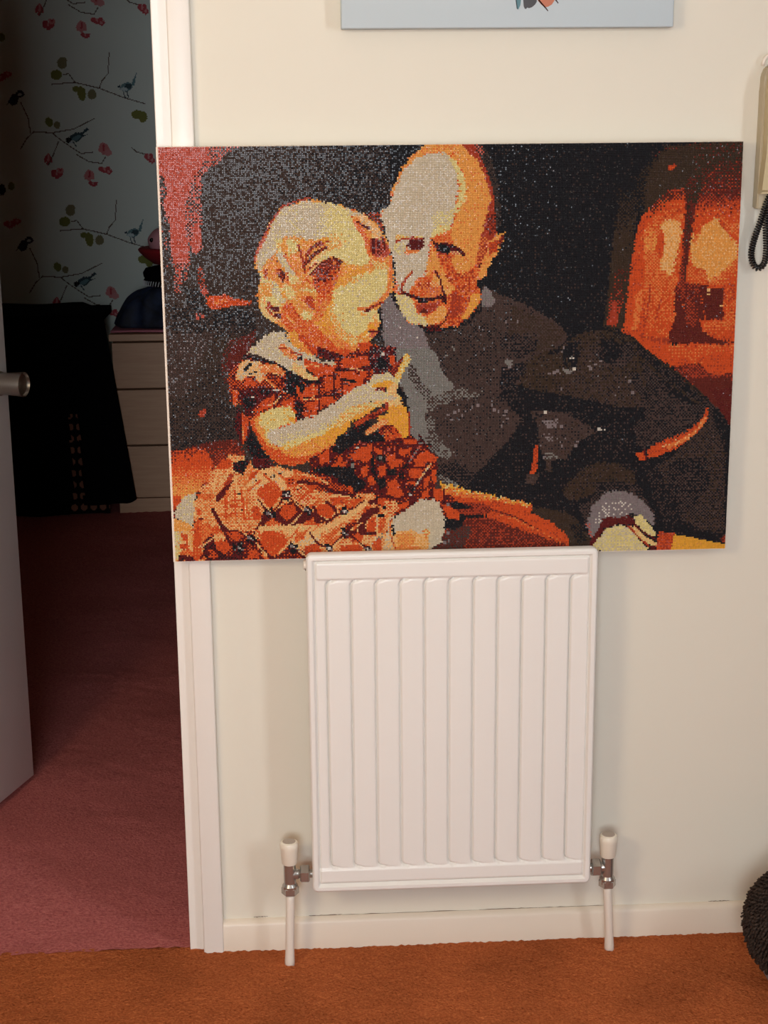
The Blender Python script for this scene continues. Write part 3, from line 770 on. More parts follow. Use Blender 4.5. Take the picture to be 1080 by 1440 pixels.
P|O90X10||182 255 198 256 196 267 182 266
P|O90X10||209 281 221 277 223 284 207 291
P|O90X10||180 290 197 287 199 298 184 304
L|M70K30|1.2|198 260 223 260 240 259
L|M70K30|1.2|179 277 178 315
L|M70K30|1.2|198 266 197 294
L|M60K40|1.2|161 293 206 289
L|L40O60|0.6|159 295 184 296
L|K80M20|1.6|206 271 223 275
L|M|1.2|223 241 240 244
L|L60S40|0.8|216 258 230 261
L|L30O70|0.6|172 272 172 294
P|K85M15||141 259 159 268 162 281 155 293 148 290 138 276
P|K80M20||134 267 145 276 148 290 139 286 131 276
P|K70M30||151 298 160 299 159 319 151 319
P|O85X15||151 278 156 280 159 293 155 293
P|O60X40M20||158 311 171 306 168 319 161 323
P|K45M35V20||239 238 252 233 271 234 272 248 267 261 250 266 239 257
P|M50S30K20||254 234 262 232 271 234 267 242 257 244
D|W|1.2|256 242
D|S|1.2|254 250 245 244
P|O85X15||263 244 270 244 269 257 263 254
P|K85M15||250 245 261 251 259 259 250 261
P|E85Y15||95 238 110 224 123 214 138 213 143 221 149 230 160 238 173 243 186 249 200 251 200 256 181 252 167 247 162 252 162 259 172 267 182 270 172 274 159 268 143 259 130 252 118 246 107 241
P|T60L40||131 230 139 227 152 239 156 246 147 247 136 239
L|X|1.0|133 233 142 232
L|X|1.0|147 238 160 242
P|K70X30||154 244 160 243 160 248 155 248
P|L60Y40||149 249 160 256 172 267 182 270 172 274 159 268 147 259
P|O80X20||162 246 172 249 186 254 184 269 174 265 164 257
L|L50T50|0.8|164 255 172 253 179 256
L|K70M30|1.4|92 241 110 247 125 249 137 257 148 264
L|K80M20|2.0|137 259 148 266 162 273 180 275
P|L65E35||84 253 92 246 109 248 115 255 118 264 109 274 103 267 96 265 86 271 80 269
P|T60L40||107 251 129 252 140 261 137 266 121 262 113 265
D|K|1.2|94 256 96 253 92 258 98 252 104 261 98 263
P|O85X15||86 276 96 267 102 270 103 277 85 277
P|M70K30||84 282 111 280 131 283 134 295 114 294 104 299 95 315 87 302
P|K75M25||89 292 100 288 104 297 97 306 88 302
P|K70M30||109 283 121 282 121 288 111 287
P|M60O40||116 264 134 267 141 280 131 283 118 272
L|T70L30|1.4|113 267 120 273 126 279
P|O80X20||107 299 125 288 127 295 117 306 106 309
L|L50T50|1.0|119 301 127 298 131 293
D|W|1.2|100 291 133 291 126 283 130 283 137 285 141 285 99 309
P|O80T20||76 282 82 282 81 302 76 299
P|O70X30||132 298 146 293 148 302 134 303
P|M70K30||81 302 95 318 94 344 85 348 77 326
P|O75X25||86 309 94 315 94 327 90 344 86 348
L|T60L40|1.0|87 327 88 342
P|K85M15||96 327 101 340 109 353 119 366 110 370 95 361 90 348 94 340
P|X60M40||271 253 282 243 274 261 269 271 265 263
P|Y55C45||282 242 287 242 289 250 280 265 275 278 268 280 270 268 278 254
P|O70T30||94 320 103 313 119 306 133 303 146 302 151 308 152 323 137 327 113 334 129 353 146 362 163 361 181 354 196 339 214 329 210 339 196 353 180 365 161 373 142 376 127 373 115 362 106 346 98 330
P|A80T20||101 318 113 310 116 327 113 337 119 349 129 353 126 357 114 348 104 332
P|Y90C10||108 312 120 306 134 303 144 303 149 309 151 322 142 324 133 327 124 331 113 330 106 323
P|C70A30||140 315 150 317 151 323 143 322
G|C70A30>A60T40|162 337 163 366|126 350 141 345 162 338 184 330 201 318 218 303 228 310 214 331 196 350 179 358 162 365 144 365 133 360
P|Y80C20||113 331 130 330 136 348 129 352 119 348 114 341
P|E80W20||115 333 137 327 150 322 167 317 188 306 206 293 223 282 238 276 248 282 261 289 276 294 276 301 261 298 241 299 221 305 207 310 197 320 181 328 164 335 145 340 135 347 126 352 118 344
P|Y80E20||136 348 164 338 185 330 200 320 210 310 222 308 205 322 186 334 164 342 140 352
P|E60Y40||236 283 244 267 264 265 271 273 262 279 248 276 241 286
P|C80A20||239 286 242 280 250 276 262 273 270 278 262 283 248 283 245 288
P|M60S40||247 283 259 281 258 288 247 288
P|L60Y40||259 285 268 277 274 278 272 289 276 294 262 292
G|A50C50>C80A20|265 300 274 339|259 300 276 296 281 306 286 315 287 330 286 341 279 348 272 346 263 330 252 321 248 326 246 321 261 313
P|Y40L60||248 297 274 294 279 303 264 306 257 302 240 305
G|M60X40>O70T30|252 330 272 346|250 330 267 327 274 335 280 346 270 355 255 351 251 340
P|X60O40||220 324 235 316 257 306 259 310 248 318 233 324 222 329
P|M80X20||239 317 252 312 253 314 241 320
P|E70Y30||130 338 171 330 197 317 214 305 227 305 207 322 181 339 153 349 133 353 124 348
P|Y85C15||133 350 162 340 184 332 202 320 219 310 205 324 184 337 162 347 138 355
P|E80Y20||223 284 236 279 245 283 260 289 274 296 261 298 243 298 229 300 219 305 205 312 200 306 211 294
P|Y60A40||205 312 223 303 241 300 257 300 253 305 233 310 217 320 203 329 197 329
P|C60A40||217 319 233 310 248 305 239 312 222 322
L|X|0.8|260 301 260 310
P|T50L50||232 336 248 324 257 319 262 325 250 332 237 340
P|K85M15||193 358 220 329 229 327 239 323 241 328 229 336 237 342 250 333 253 342 257 349 239 352 218 352 205 362
L|X70M30|1.0|286 313 288 330 287 341
P|M70O20K10||167 367 181 361 201 346 222 348 256 347 288 343 308 355 318 366 321 379 319 410 343 420 344 447 330 444 318 419 303 421 290 430 266 443 260 430 221 419 195 414 166 393
P|K85B15||200 339 227 336 232 345 217 353 205 362 194 360
P|K85B15||234 340 256 340 258 349 237 349
P|K85B15||168 379 191 377 215 379 223 390 233 397 232 407 221 409 207 401 194 390 170 385
L|K85M15|2.4|242 366 242 382 247 396
L|K80M20|2.0|218 373 219 382
P|K80B20||247 393 258 393 257 405 250 409
P|K60B40||246 365 258 365 258 374 247 373
P|O92X8||177 365 189 356 191 372 179 374
P|O92X8||194 373 210 373 209 378 192 377
P|O92X8||199 365 206 367 206 373 200 371
P|O92X8||222 358 241 352 241 371 230 373 224 366
P|O92X8||243 355 253 358 254 365 245 361
P|O92X8||230 377 237 377 237 389 231 392 228 384
P|O92X8||235 392 244 391 245 400 239 403
P|O92X8||247 379 258 377 258 388 252 393
P|O92X8||199 400 217 404 219 411 202 409
P|O92X8||280 345 296 346 294 352 280 352
P|O92X8||275 357 291 357 287 365 273 365
P|O92X8||260 365 269 362 273 378 266 383 260 372
P|O92X8||298 366 308 359 315 366 321 369 318 375 308 373 306 380 296 380 292 373
P|O92X8||286 383 301 382 303 392 292 395 285 390
P|O92X8||260 400 270 394 275 404 281 414 274 419 261 413
P|O92X8||282 399 292 397 294 406 284 409
P|O92X8||304 394 312 392 311 403 305 406
P|O92X8||315 406 327 409 328 421 318 422
P|O92X8||303 412 310 408 311 419 301 419
P|O92X8||273 370 280 372 278 378 272 376
P|O92X8||313 384 320 384 319 401 315 401
P|O92X8||325 428 334 428 348 439 348 447 334 445
P|O92X8||213 362 223 361 229 368 218 371
P|O92X8||256 418 266 423 263 432 256 430
P|O92X8||264 429 287 422 285 429 268 438
L|K60M40|1.4|298 353 289 370 276 386
L|M|0.8|280 354 299 354
L|M|0.8|329 410 329 422
L|K60M40|1.2|299 341 305 352 313 354
L|S50V50|0.7|299 355 287 374
L|L60V40|0.9|313 377 306 386 297 399 287 415
D|W|1.2|309 383 297 400 288 415 265 387 257 362 224 355
P|K80B20||259 382 271 383 271 390 259 389
P|K70M30||273 386 282 385 280 395 275 395
P|K60M40||285 401 294 403 290 413 284 409
D|G|1.2|218 375 218 378 252 368
D|S|1.0|257 362 227 348 262 358 269 357 232 351 211 371 259 370
L|X70M30|1.2|327 444 322 430 313 421
P|K85B15||341 425 362 431 360 434 344 434 334 428
P|K85B15||332 446 354 449 350 456 337 461 332 457
D|V|1.0|334 428 334 464 330 476 335 474
P|L50T35O15||69 361 85 361 94 379 112 375 129 375 146 382 170 391 195 408 221 419 260 430 266 443 261 455 257 471 262 499 -6 492 0 474 15 455 24 448 25 420 34 402 43 395 48 381 59 371
G|O60T40>M50O50|161 384 178 407|148 380 170 388 195 395 214 408 221 417 195 414 169 405 145 401
L|L60T40|0.8|151 386 170 389 187 398
L|M80K20|2.0|152 396 174 398 195 409 217 415
L|O80T20|2.0|148 401 161 401
P|O85X15||62 366 73 366 72 375 64 378 52 378
P|K65M35||74 371 91 366 95 375 84 386 74 380
P|M70K30||97 365 114 366 123 375 112 379 100 379
P|L85E15||94 393 113 378 124 376 137 381 149 385 138 390 136 406 128 403 120 394 106 402 95 409
P|T60L40||84 387 95 367 98 379 92 396 85 405
P|O85X15||96 382 105 380 99 390 91 393
D|B|0.9|113 385 119 389 130 385 101 393 123 388
P|O70M30||137 389 147 389 147 399 137 404
P|O80T20||120 394 130 402 132 411 124 422 120 429 110 423 101 413 101 405 111 399
P|O95X5||102 411 131 410 124 422 120 429 110 424
L|L70T30|1.2|99 414 110 429 117 431
L|L70T30|1.2|135 417 124 429
P|O92X8||97 424 104 428 106 439 99 444 94 437 95 428
P|M70R30||105 437 112 431 126 431 133 424 145 419 157 432 173 435 177 441 160 447 148 449 134 449 106 449
P|O95X5||135 423 146 423 149 433 141 443 135 443 127 434
P|O60T40||112 445 120 441 130 447 129 451 108 450
P|O85T15||160 445 169 441 177 444 177 452 158 451
P|K75M25||131 406 141 406 143 415 138 420 131 417
P|K75M25||112 428 119 427 124 434 122 441 113 439 108 434
P|K75M25||157 427 165 427 169 434 165 439 157 435
D|W|1.4|138 410 136 412 141 413 115 435
D|V|1.2|119 439 162 433 165 435
D|K|1.6|99 409
D|K|1.2|118 393
P|O45L55||142 401 157 398 169 407 173 416 160 426 148 419
L|O|1.2|150 421 166 409 173 402
D|B|1.0|156 403 150 405
P|L80Y20||89 450 117 449 151 449 174 450 161 464 152 469 145 473 138 461 129 455 113 456 96 460
P|M60O40||82 457 92 455 102 466 111 481 120 489 133 479 139 473 145 482 164 485 164 496 46 493 47 475
P|O93T7||103 459 113 456 127 458 135 466 137 473 130 483 119 488 111 481 104 471
P|O80X20||90 481 100 479 102 490 89 490
P|T70L30||97 471 100 475 114 490 110 491
P|K75M25||89 460 96 459 101 468 95 475 87 469
P|K70M30||137 470 142 472 149 483 143 487 138 479
D|W|1.4|94 465 147 477 144 478
D|V|1.2|91 469 150 481
P|L70E30||142 472 154 466 168 459 179 461 173 473 159 478 149 476
P|O50T50||149 458 160 457 158 467 145 472
D|K|1.6|165 459
P|O60X40||158 476 177 473 177 486 159 487
P|O55T45||24 444 32 437 36 453 33 473 21 477
P|O90X10||25 448 30 441 30 471 23 475
P|T60O40||33 446 43 445 47 459 38 472 33 470
L|M80K20|2.4|48 429 55 443 60 454
L|M80K20|2.0|60 454 68 471
D|K|1.2|47 428
P|M75R25||51 413 65 396 69 388 73 393 63 410 54 419
P|X60O40||60 399 69 385 76 382 68 399
L|L|1.2|55 382 49 404
L|L80T20|1.6|69 378 56 399
L|L|1.6|75 386 78 405 81 414
P|O50T50||28 409 40 408 52 411 45 417 32 415
L|M|1.2|31 439 38 438
P|O70T30||46 450 53 449 58 456 47 459
P|L90T10||44 461 59 459 57 465 45 466
P|M60K40||34 470 45 459 50 468 52 477 64 487 85 476 84 494 37 493
P|O88X12||47 468 61 467 68 478 60 485 52 479
L|L60S40|1.2|32 475 44 465
P|O60M40||40 477 50 481 53 490 41 491
P|O70T30||22 477 31 475 36 490 22 491
P|O80X20||61 456 85 455 89 460 75 469 66 465
P|K65G15M20||70 471 83 467 86 476 79 483 71 480
L|O80X20|1.6|69 424 85 425
L|T60O40|1.0|63 438 88 437
L|O|1.2|83 405 86 441
L|T50O50|1.2|63 413 64 436
D|K|1.2|63 428 33 432 83 429 80 409
P|L50T50||25 421 37 415 45 426 46 444 36 439 24 432
P|O50T50||28 427 35 427 34 434 28 434
P|O88X12||174 427 186 422 195 432 191 444 182 441 174 435
L|M80R20|1.6|169 426 174 437 186 447 198 438 195 429 186 422
P|M70R30||169 437 176 443 186 450 174 448 169 444
P|K70M30||202 429 210 427 212 436 205 440 200 434
P|K70M30||203 454 210 452 213 463 208 469 203 463
P|K70M30||183 475 191 474 192 483 184 482
P|K70M30||231 480 238 478 241 486 231 485
P|K70M30||236 429 243 430 243 439 236 439
D|W|1.2|208 462 207 434 236 484 239 434
D|V|1.2|185 480 210 458 239 480
L|L85Y15|3.7|168 462 184 454 198 447 214 438 224 431 233 423
P|O85X15||190 416 212 416 211 424 193 425
L|L|0.8|193 413 212 415
P|L60T40||221 413 242 411 247 418 234 423 223 421
D|K|1.2|225 415 227 417 248 418
P|O75T25||216 419 230 417 219 429 212 431
P|O85X15||231 431 240 425 235 435 226 444
P|O93X7||225 449 232 446 232 459 224 459
P|O93X7||236 444 245 441 245 460 234 460
P|O93X7||215 468 224 459 231 466 227 473 215 473
P|O93X7||201 477 227 476 227 486 204 486
P|O93X7||168 477 177 473 177 485 168 485
P|O93X7||247 418 257 418 256 427 249 425
P|O50T50||182 463 201 454 201 470 194 479 182 471
L|L80T20|1.6|194 477 203 465
P|M65R35||221 449 231 437 238 431 249 428 250 434 240 442 233 447 233 460 247 460 247 464 226 464
P|M60O40||208 451 221 444 224 456 215 469 208 467
L|M70K30|1.2|227 463 245 462
L|L70E30|1.0|248 439 247 458 246 468 238 480
D|K|1.2|252 440 256 430 253 464
L|K|1.0|249 440 255 440
P|O65T35||249 443 257 443 255 461 249 461
P|L50G50||246 464 254 462 252 470 245 469
P|O70T30||241 473 252 468 252 486 241 486
L|L|1.0|229 473 241 471
P|L55O45||256 423 270 420 273 432 266 443 259 437
P|L60E40||261 442 266 442 264 455 269 472 273 488 253 488 255 471 260 461
L|T60X40|1.0|265 442 262 458 266 474 271 486
L|M75R25|1.1|99 409 107 422 116 436
L|M75R25|1.1|136 412 128 424 116 436
L|M75R25|1.1|136 412 150 421 163 431
L|M75R25|1.1|116 436 103 448 93 465
L|M75R25|1.1|93 465 105 480 119 492
L|M75R25|1.1|119 492 133 485 145 477
L|M75R25|1.1|93 465 78 456 61 454
L|M75R25|1.1|163 431 155 442 143 449
L|M75R25|1.1|163 431 174 441 188 448
L|M75R25|1.1|208 434 195 441 184 448
L|M75R25|1.1|208 434 221 428 231 421
L|M75R25|1.1|207 462 198 470 188 480
L|M75R25|1.1|207 462 220 458 233 446
L|M75R25|1.1|188 480 173 473 165 460
L|M75R25|1.1|235 482 224 472 213 463
L|M75R25|1.1|145 477 154 487 161 493
L|M75R25|1.1|61 458 73 469 79 478
L|M75R25|1.1|79 478 90 471 93 465
L|M75R25|1.1|47 429 58 447 70 460
L|M75R25|1.1|47 466 36 481 31 489
L|L70T30|0.7|94 405 107 418 117 431
L|L70T30|0.7|130 415 122 425
L|L70T30|0.7|143 415 159 426
L|L70T30|0.7|99 471 112 488
L|L70T30|0.7|139 472 126 485
L|L70T30|0.7|155 435 144 447
L|L70T30|0.7|202 438 191 447
L|L70T30|0.7|203 458 192 468
L|L70T30|0.7|228 424 216 436
L|L70T30|0.7|87 460 75 451
L|L70T30|0.7|214 458 228 449
L|L70T30|0.7|150 482 164 493
L|O60T40|0.7|111 386 125 399
L|O60T40|0.7|122 380 137 394
L|O60T40|0.7|92 405 106 393
L|O60T40|0.7|145 399 155 414
L|O60T40|0.7|156 401 169 416
L|O60T40|0.7|169 402 155 416
L|O60T40|0.7|180 416 165 428
L|O60T40|0.7|92 451 103 457
L|O60T40|0.7|151 453 142 465
L|O60T40|0.7|165 453 154 465
L|O60T40|0.7|75 405 74 435
L|O60T40|0.7|66 405 63 438
L|O60T40|0.7|88 414 91 441
L|O60T40|0.7|59 419 83 417
L|O60T40|0.7|55 435 83 433
L|O60T40|0.7|209 418 200 436
L|O60T40|0.7|219 417 209 431
L|O60T40|0.7|230 417 219 428
P|K70M30||131 411 137 407 142 412 136 416
D|W|1.0|137 412
D|V|1.0|139 413 134 411
P|K70M30||111 435 116 431 121 435 116 439
D|W|1.0|116 435
D|V|1.0|119 437 114 434
P|K70M30||158 431 163 426 168 431 163 435
D|W|1.0|163 431
D|V|1.0|165 433 160 430
P|K70M30||88 465 93 460 98 465 93 469
D|W|1.0|93 465
D|V|1.0|95 467 90 464
P|K70M30||139 477 145 472 150 477 144 481
D|W|1.0|145 477
D|V|1.0|147 479 142 476
P|K70M30||203 433 208 429 213 434 208 438
D|W|1.0|208 434
D|V|1.0|210 435 205 433
P|K70M30||202 461 207 457 213 461 207 466
D|W|1.0|207 461
D|V|1.0|210 463 205 460
P|K70M30||183 480 188 475 193 480 188 484
D|W|1.0|188 480
D|V|1.0|191 482 185 479
P|K70M30||230 482 235 477 240 482 235 486
D|W|1.0|235 482
D|V|1.0|238 484 232 481
P|K70M30||74 477 80 473 85 477 79 482
D|W|1.0|79 477
D|V|1.0|82 479 77 476
P|E90W10||266 444 282 434 300 421 317 420 323 425 326 433 330 444 330 459 327 475 317 480 308 486 273 488 269 472
P|A40L60||269 461 290 459 301 465 309 466 311 478 308 489 271 488 267 474
P|A60T40||271 465 287 461 295 469 290 478 274 481
P|T60A40||269 479 299 480 304 489 269 488
P|T50Y50||302 460 310 457 313 466 306 469
P|E85Y15||7 420 15 410 29 406 25 420 25 430 23 450 14 446 9 440 2 438 1 430
P|A70L30||0 438 15 443 22 450 15 456 0 456
G|Y70E30>L60A40|1 456 15 457|-1 454 15 454 23 459 21 479 10 491 -2 490
P|O70T30||7 457 16 459 17 471 11 466
P|O75X25||6 469 17 471 17 478 7 476
P|M80K20||4 484 22 486 24 492 5 491
P|T60O40||7 478 21 478 22 486 7 484"""
NC, NR = 340, 246
CX0, CX1, CZ0, CZ1 = -0.2109, 0.7252, 0.7432, 1.4214
CY = -0.042
dp = thing('diamond_painting', 'large mosaic canvas of bald man, child in tartan and black dog, standing behind the radiator', 'picture', ((CX0+CX1)/2, -0.031, CZ0))
bm = bmesh.new(); box(bm, (CX0-0.0035, CY+0.001, CZ0-0.001), (CX1+0.0003, -0.0195, CZ1+0.0003), 0.0004)
bm_obj('canvas', at(dp, bm), M_CANVAS, dp)
bm = bmesh.new()
bx = lambda x0, x1, z0, z1: box(bm, (x0, -0.0195, z0), (x1, -0.0165, z1))
bx(CX0+.01, CX1-.01, CZ0+.005, CZ0+.03); bx(CX0+.01, CX1-.01, CZ1-.03, CZ1-.005); bx(CX0+.01, CX0+.03, CZ0+.03, CZ1-.03); bx(CX1-.03, CX1-.01, CZ0+.03, CZ1-.03)
bm_obj('stretcher_frame', at(dp, bm), M_OAK, dp)
idx = paint(PAINT, NC, NR, np.random.default_rng(5))
pal = (np.array([s2l(PALETTE[k]) for k in KEYS]) * 1.0 - 0.003).clip(0.004)
colr = pal[idx] * rng.normal(1.0, 0.05, (NR, NC, 1)).clip(.8, 1.2)
pw, ph = (CX1-CX0)/NC, (CZ1-CZ0)/NR
cc, rr = np.meshgrid(np.arange(NC), np.arange(NR))
gx = CX0 + (cc+0.5)*pw + rng.normal(0, .02, cc.shape)*pw; gz = CZ1 - (rr+0.5)*ph + rng.normal(0, .02, cc.shape)*ph
tx, tz = rng.normal(0, 0.052, cc.shape), rng.normal(0, 0.052, cc.shape)      # every drill sits a little askew
sx, sz = np.array([-1, 1, 1, -1]), np.array([-1, -1, 1, 1])
V = np.empty((NR, NC, 8, 3), np.float32)
for i in range(4):
    V[..., i, 0] = gx + sx[i]*pw*0.52; V[..., i, 2] = gz + sz[i]*ph*0.52; V[..., i, 1] = CY + 0.0008
    V[..., 4+i, 0] = gx + sx[i]*pw*0.36; V[..., 4+i, 2] = gz + sz[i]*ph*0.36
    V[..., 4+i, 1] = CY - 0.0007 - (tx*sx[i]*pw + tz*sz[i]*ph)*0.36
base = (np.arange(NR*NC)*8)[:, None, None]
F = np.array([[4, 5, 6, 7], [0, 1, 5, 4], [1, 2, 6, 5], [2, 3, 7, 6], [3, 0, 4, 7]])[None]
me = raw_mesh('drills', V.reshape(-1, 3) - np.array(dp.location), (base + F).reshape(-1, 4))
face_colors(me, np.repeat(colr.reshape(-1, 3), 5, 0))
me.polygons.foreach_set('use_smooth', np.zeros(len(me.polygons), bool))
dr = link('drills', me, M_DRILL, dp); dr['kind'] = 'stuff'

# ------------------------------------------------------------------ radiator
RX0, RX1, RZ0, RZ1 = 0.0078, 0.4983, 0.146, 0.7605
RF, RB = -0.085, -0.066
rad = thing('radiator', 'white ribbed panel radiator below the diamond painting with a valve at each side', 'radiator', ((RX0+RX1)/2, -0.05, 0.0))
W, H = RX1-RX0, RZ1-RZ0
nu, nv_ = 430, 320
U, Vv = np.meshgrid(np.linspace(0, W, nu), np.linspace(0, H, nv_))
def sstep(a, b, x):
    t = np.clip((x-a)/(b-a), 0, 1); return t*t*(3-2*t)
# signed distance to the rounded outline, rim, recess, pressed flutes
def rrect(x, y, cx, cy, hx, hy, r):
    qx, qy = np.abs(x-cx)-hx+r, np.abs(y-cy)-hy+r
    return np.minimum(np.maximum(qx, qy), 0) + np.hypot(np.maximum(qx, 0), np.maximum(qy, 0)) - r
d_out = -rrect(U, Vv, W/2, H/2, W/2, H/2, 0.010)
h = -0.0040 * sstep(0.0095, 0.0125, d_out) - 0.004*np.exp(-((d_out-0.0135)/0.0016)**2)                                # field inside the rim
top = -rrect(U, Vv, W/2, H-0.0290, W/2-0.0165, 0.0150, 0.004); bot = -rrect(U, Vv, W/2, 0.0300, W/2-0.0115, 0.0125, 0.004)
h += 0.0026 * np.maximum(sstep(-0.0015, 0.0015, top), sstep(-0.0015, 0.0015, bot))
vt, vb = H-0.0470, 0.0455
fl = np.zeros_like(U); body = (Vv < H-0.046) & (Vv > 0.044)
for k in range(11):
    u0 = 0.0323 + 0.04123*k; R = 0.010
    # path: vertical line, quarter arcs to the right at both ends, short runs fading out
    dist = np.where((Vv < vt-R) & (Vv > vb+R), np.abs(U-u0), 9.0)
    for vc, sgn in ((vt-R, 1), (vb+R, -1)):
        q = (U <= u0+R) & ((Vv-vc)*sgn >= 0)
        dist = np.where(q, np.minimum(dist, np.abs(np.hypot(U-(u0+R), Vv-vc)-R)), dist)
        run = (U > u0+R) & (U < u0+0.034)
        fade = 1 + 2.5*np.clip((U-u0-R)/0.024, 0, 1)
        dist = np.where(run, np.minimum(dist, np.abs(Vv-(vc+sgn*R))*fade + 0.004*np.clip((U-u0-R)/0.024, 0, 1)), dist)
    fl = np.minimum(fl, -0.0070*np.exp(-(dist/0.0017)**2))
    ph_ = (U-u0)/0.04123
    inn = (ph_ >= 0) & (ph_ < 1) & (Vv < vt) & (Vv > vb)
    h = h + np.where(inn, 0.0010*np.sin(np.pi*np.clip(ph_, 0, 1))**0.8, 0)
h = h + fl
h -= 0.004 * (1 - sstep(0.0, 0.004, d_out))**2                              # rolled edge
Pf = np.stack([RX0+U, RF - h, RZ0+Vv], -1)
# clamp the corner vertices onto the rounded outline
out = d_out < 0
cxr, czr = np.clip(U, .010, W-.010), np.clip(Vv, .010, H-.010); dd = np.hypot(U-cxr, Vv-czr)+1e-9
Pf[..., 0] = np.where(out, RX0 + cxr + (U-cxr)/dd*.010, Pf[..., 0]); Pf[..., 2] = np.where(out, RZ0 + czr + (Vv-czr)/dd*.010, Pf[..., 2])
Pf[..., 1] = np.where(out, RF + 0.004, Pf[..., 1])
ring = np.concatenate([np.arange(nu), (np.arange(1, nv_))*nu+nu-1, ((nv_-1)*nu + np.arange(nu-2, -1, -1)), np.arange(nv_-2, 0, -1)*nu])
Vf = Pf.reshape(-1, 3); Bk = Vf[ring].copy(); Bk[:, 1] = RB
idg = np.arange(nu*nv_).reshape(nv_, nu)
Fq = np.stack([idg[:-1, :-1], idg[:-1, 1:], idg[1:, 1:], idg[1:, :-1]], -1).reshape(-1, 4)
nb = len(ring); b0 = nu*nv_
side = np.array([[ring[i], b0+i, b0+(i+1) % nb, ring[(i+1) % nb]] for i in range(nb)])
cen = np.array([[(RX0+RX1)/2, RB, (RZ0+RZ1)/2]])
back = np.array([[b0+(i+1) % nb, b0+i, b0+nb, b0+nb] for i in range(nb)])
me = bpy.data.meshes.new('panel')
allv = np.concatenate([Vf, Bk, cen]) - np.array(rad.location)
faces = Fq.tolist() + side.tolist() + [[a, b, c] for a, b, c, _ in back.tolist()]
me.from_pydata(allv.tolist(), [], faces); me.validate()
pn = link('panel', me, M_RAD, rad, smooth=True); me.set_sharp_from_angle(angle=math.radians(60))
for z in (RZ0+.012, RZ1-.034):
    bm = bmesh.new(); box(bm, (RX0+.004, RB-.001, z), (RX1-.004, RB+.012, z+.022), .003); bm_obj('header_tube', at(rad, bm), M_RAD, rad)
for x in (RX0+.07, RX1-.07):
    bm = bmesh.new(); box(bm, (x-.012, -0.004, 0.20), (x+.012, 0.0, 0.728), .001); box(bm, (x-.012, RB+.008, 0.700), (x+.012, -0.002, 0.742), .001); box(bm, (x-.012, RB+.008, 0.20), (x+.012, -0.002, 0.23), .001)
    bm_obj('support_bracket', at(rad, bm), M_RAD, rad)
# air vent plug at the upper left corner
bm = bmesh.new(); lathe(bm, [(0.006, 0), (0.008, 0.004), (0.008, 0.010), (0.004, 0.0105)], Matrix.Translation((RX0+.006, -0.06, 0.737)) @ Matrix.Rotation(math.radians(-90), 4, 'Y'), 16)
vp = bm_obj('air_vent_plug', at(rad, bm), M_PIPE, rad, angle=40)
bm = bmesh.new(); lathe(bm, [(0.0022, 0), (0.0022, 0.003)], Matrix.Translation((RX0+.002, -0.0655, 0.730)) @ Matrix.Rotation(math.radians(-70), 4, 'Y'), 10)
bm_obj('vent_screw', at(rad, bm), M_BLACKP, vp)
def valve(x, zt, side, xe, yp, foot, lockshield):
    """x: valve axis, zt: top of the cap, side: +1 radiator lies to the right"""
    y = yp
    bm = bmesh.new()
    lathe(bm, [(0.0095, zt-.100), (0.0130, zt-.098), (0.0140, zt-.092), (0.0140, zt-.084), (0.0108, zt-.079), (0.0108, zt-.034)], Matrix.Translation((x, y, 0)), 20)
    v = bm_obj('valve_body', at(rad, bm), M_CHROME, rad, angle=30)
    bm = bmesh.new()
    lathe(bm, [(0.0128, zt-.042), (0.0138, zt-.040), (0.0155, zt-.014), (0.0163, zt-.011), (0.0163, zt-.005), (0.0148, zt-.0015), (0.0120, zt-.0004), (0.0112, zt)], Matrix.Translation((x, y, 0)), 28)
    bm_obj('valve_cap', at(rad, bm), M_CAP, v, angle=45)
    bm = bmesh.new(); lathe(bm, [(0.0114, zt-.001), (0.0114, zt+.0006)], Matrix.Translation((x, y, 0)), 24)
    bm_obj('cap_disc', at(rad, bm), M_CAPTOP, v)
    # hexagon compression nut round the pipe
    bm = bmesh.new(); lathe(bm, [(0.013, 0), (0.0156, 0.002), (0.0156, 0.013), (0.013, 0.015)], Matrix.Translation((x, y, zt-.101)), 6)
    bm_obj('pipe_nut', at(rad, bm), M_CHROME, v)
    # tail to the radiator with its union nut
    zc = zt-.063; rot = Matrix.Translation((x, y, zc)) @ Matrix.Rotation(math.radians(90*side), 4, 'Y')
    L_ = abs(xe-x)
    bm = bmesh.new(); lathe(bm, [(0.0092, 0.004), (0.0092, 0.015), (0.0075, 0.017), (0.0075, L_+.012)], rot, 18)
    bm_obj('valve_tail', at(rad, bm), M_CHROME, v, angle=40)
    bm = bmesh.new(); lathe(bm, [(0.0140, L_-.022), (0.0168, L_-.020), (0.0168, L_-.007), (0.0140, L_-.005)], rot, 6)
    bm_obj('union_nut', at(rad, bm), M_CHROME, v)
    # copper tail painted white, leaning into the carpet
    bm = bmesh.new(); p0 = Vector((x, y, zt-.098)); p1 = Vector(foot)
    pts = [p0.lerp(p1, t/10) + Vector((0, -0.004*math.sin(math.pi*t/10), 0)) for t in range(11)]
    tube(bm, pts, [0.0078]*8 + [0.0082, 0.0088, 0.0090], 16)
    bm_obj('pipe', at(rad, bm), M_PIPE, rad, smooth=True)
valve(-0.0322, 0.2345, 1, RX0, -0.060, (-0.0365, -0.0665, -0.006), False)
valve(0.5335, 0.2275, -1, RX1, -0.060, (0.5420, -0.0545, -0.006), True)

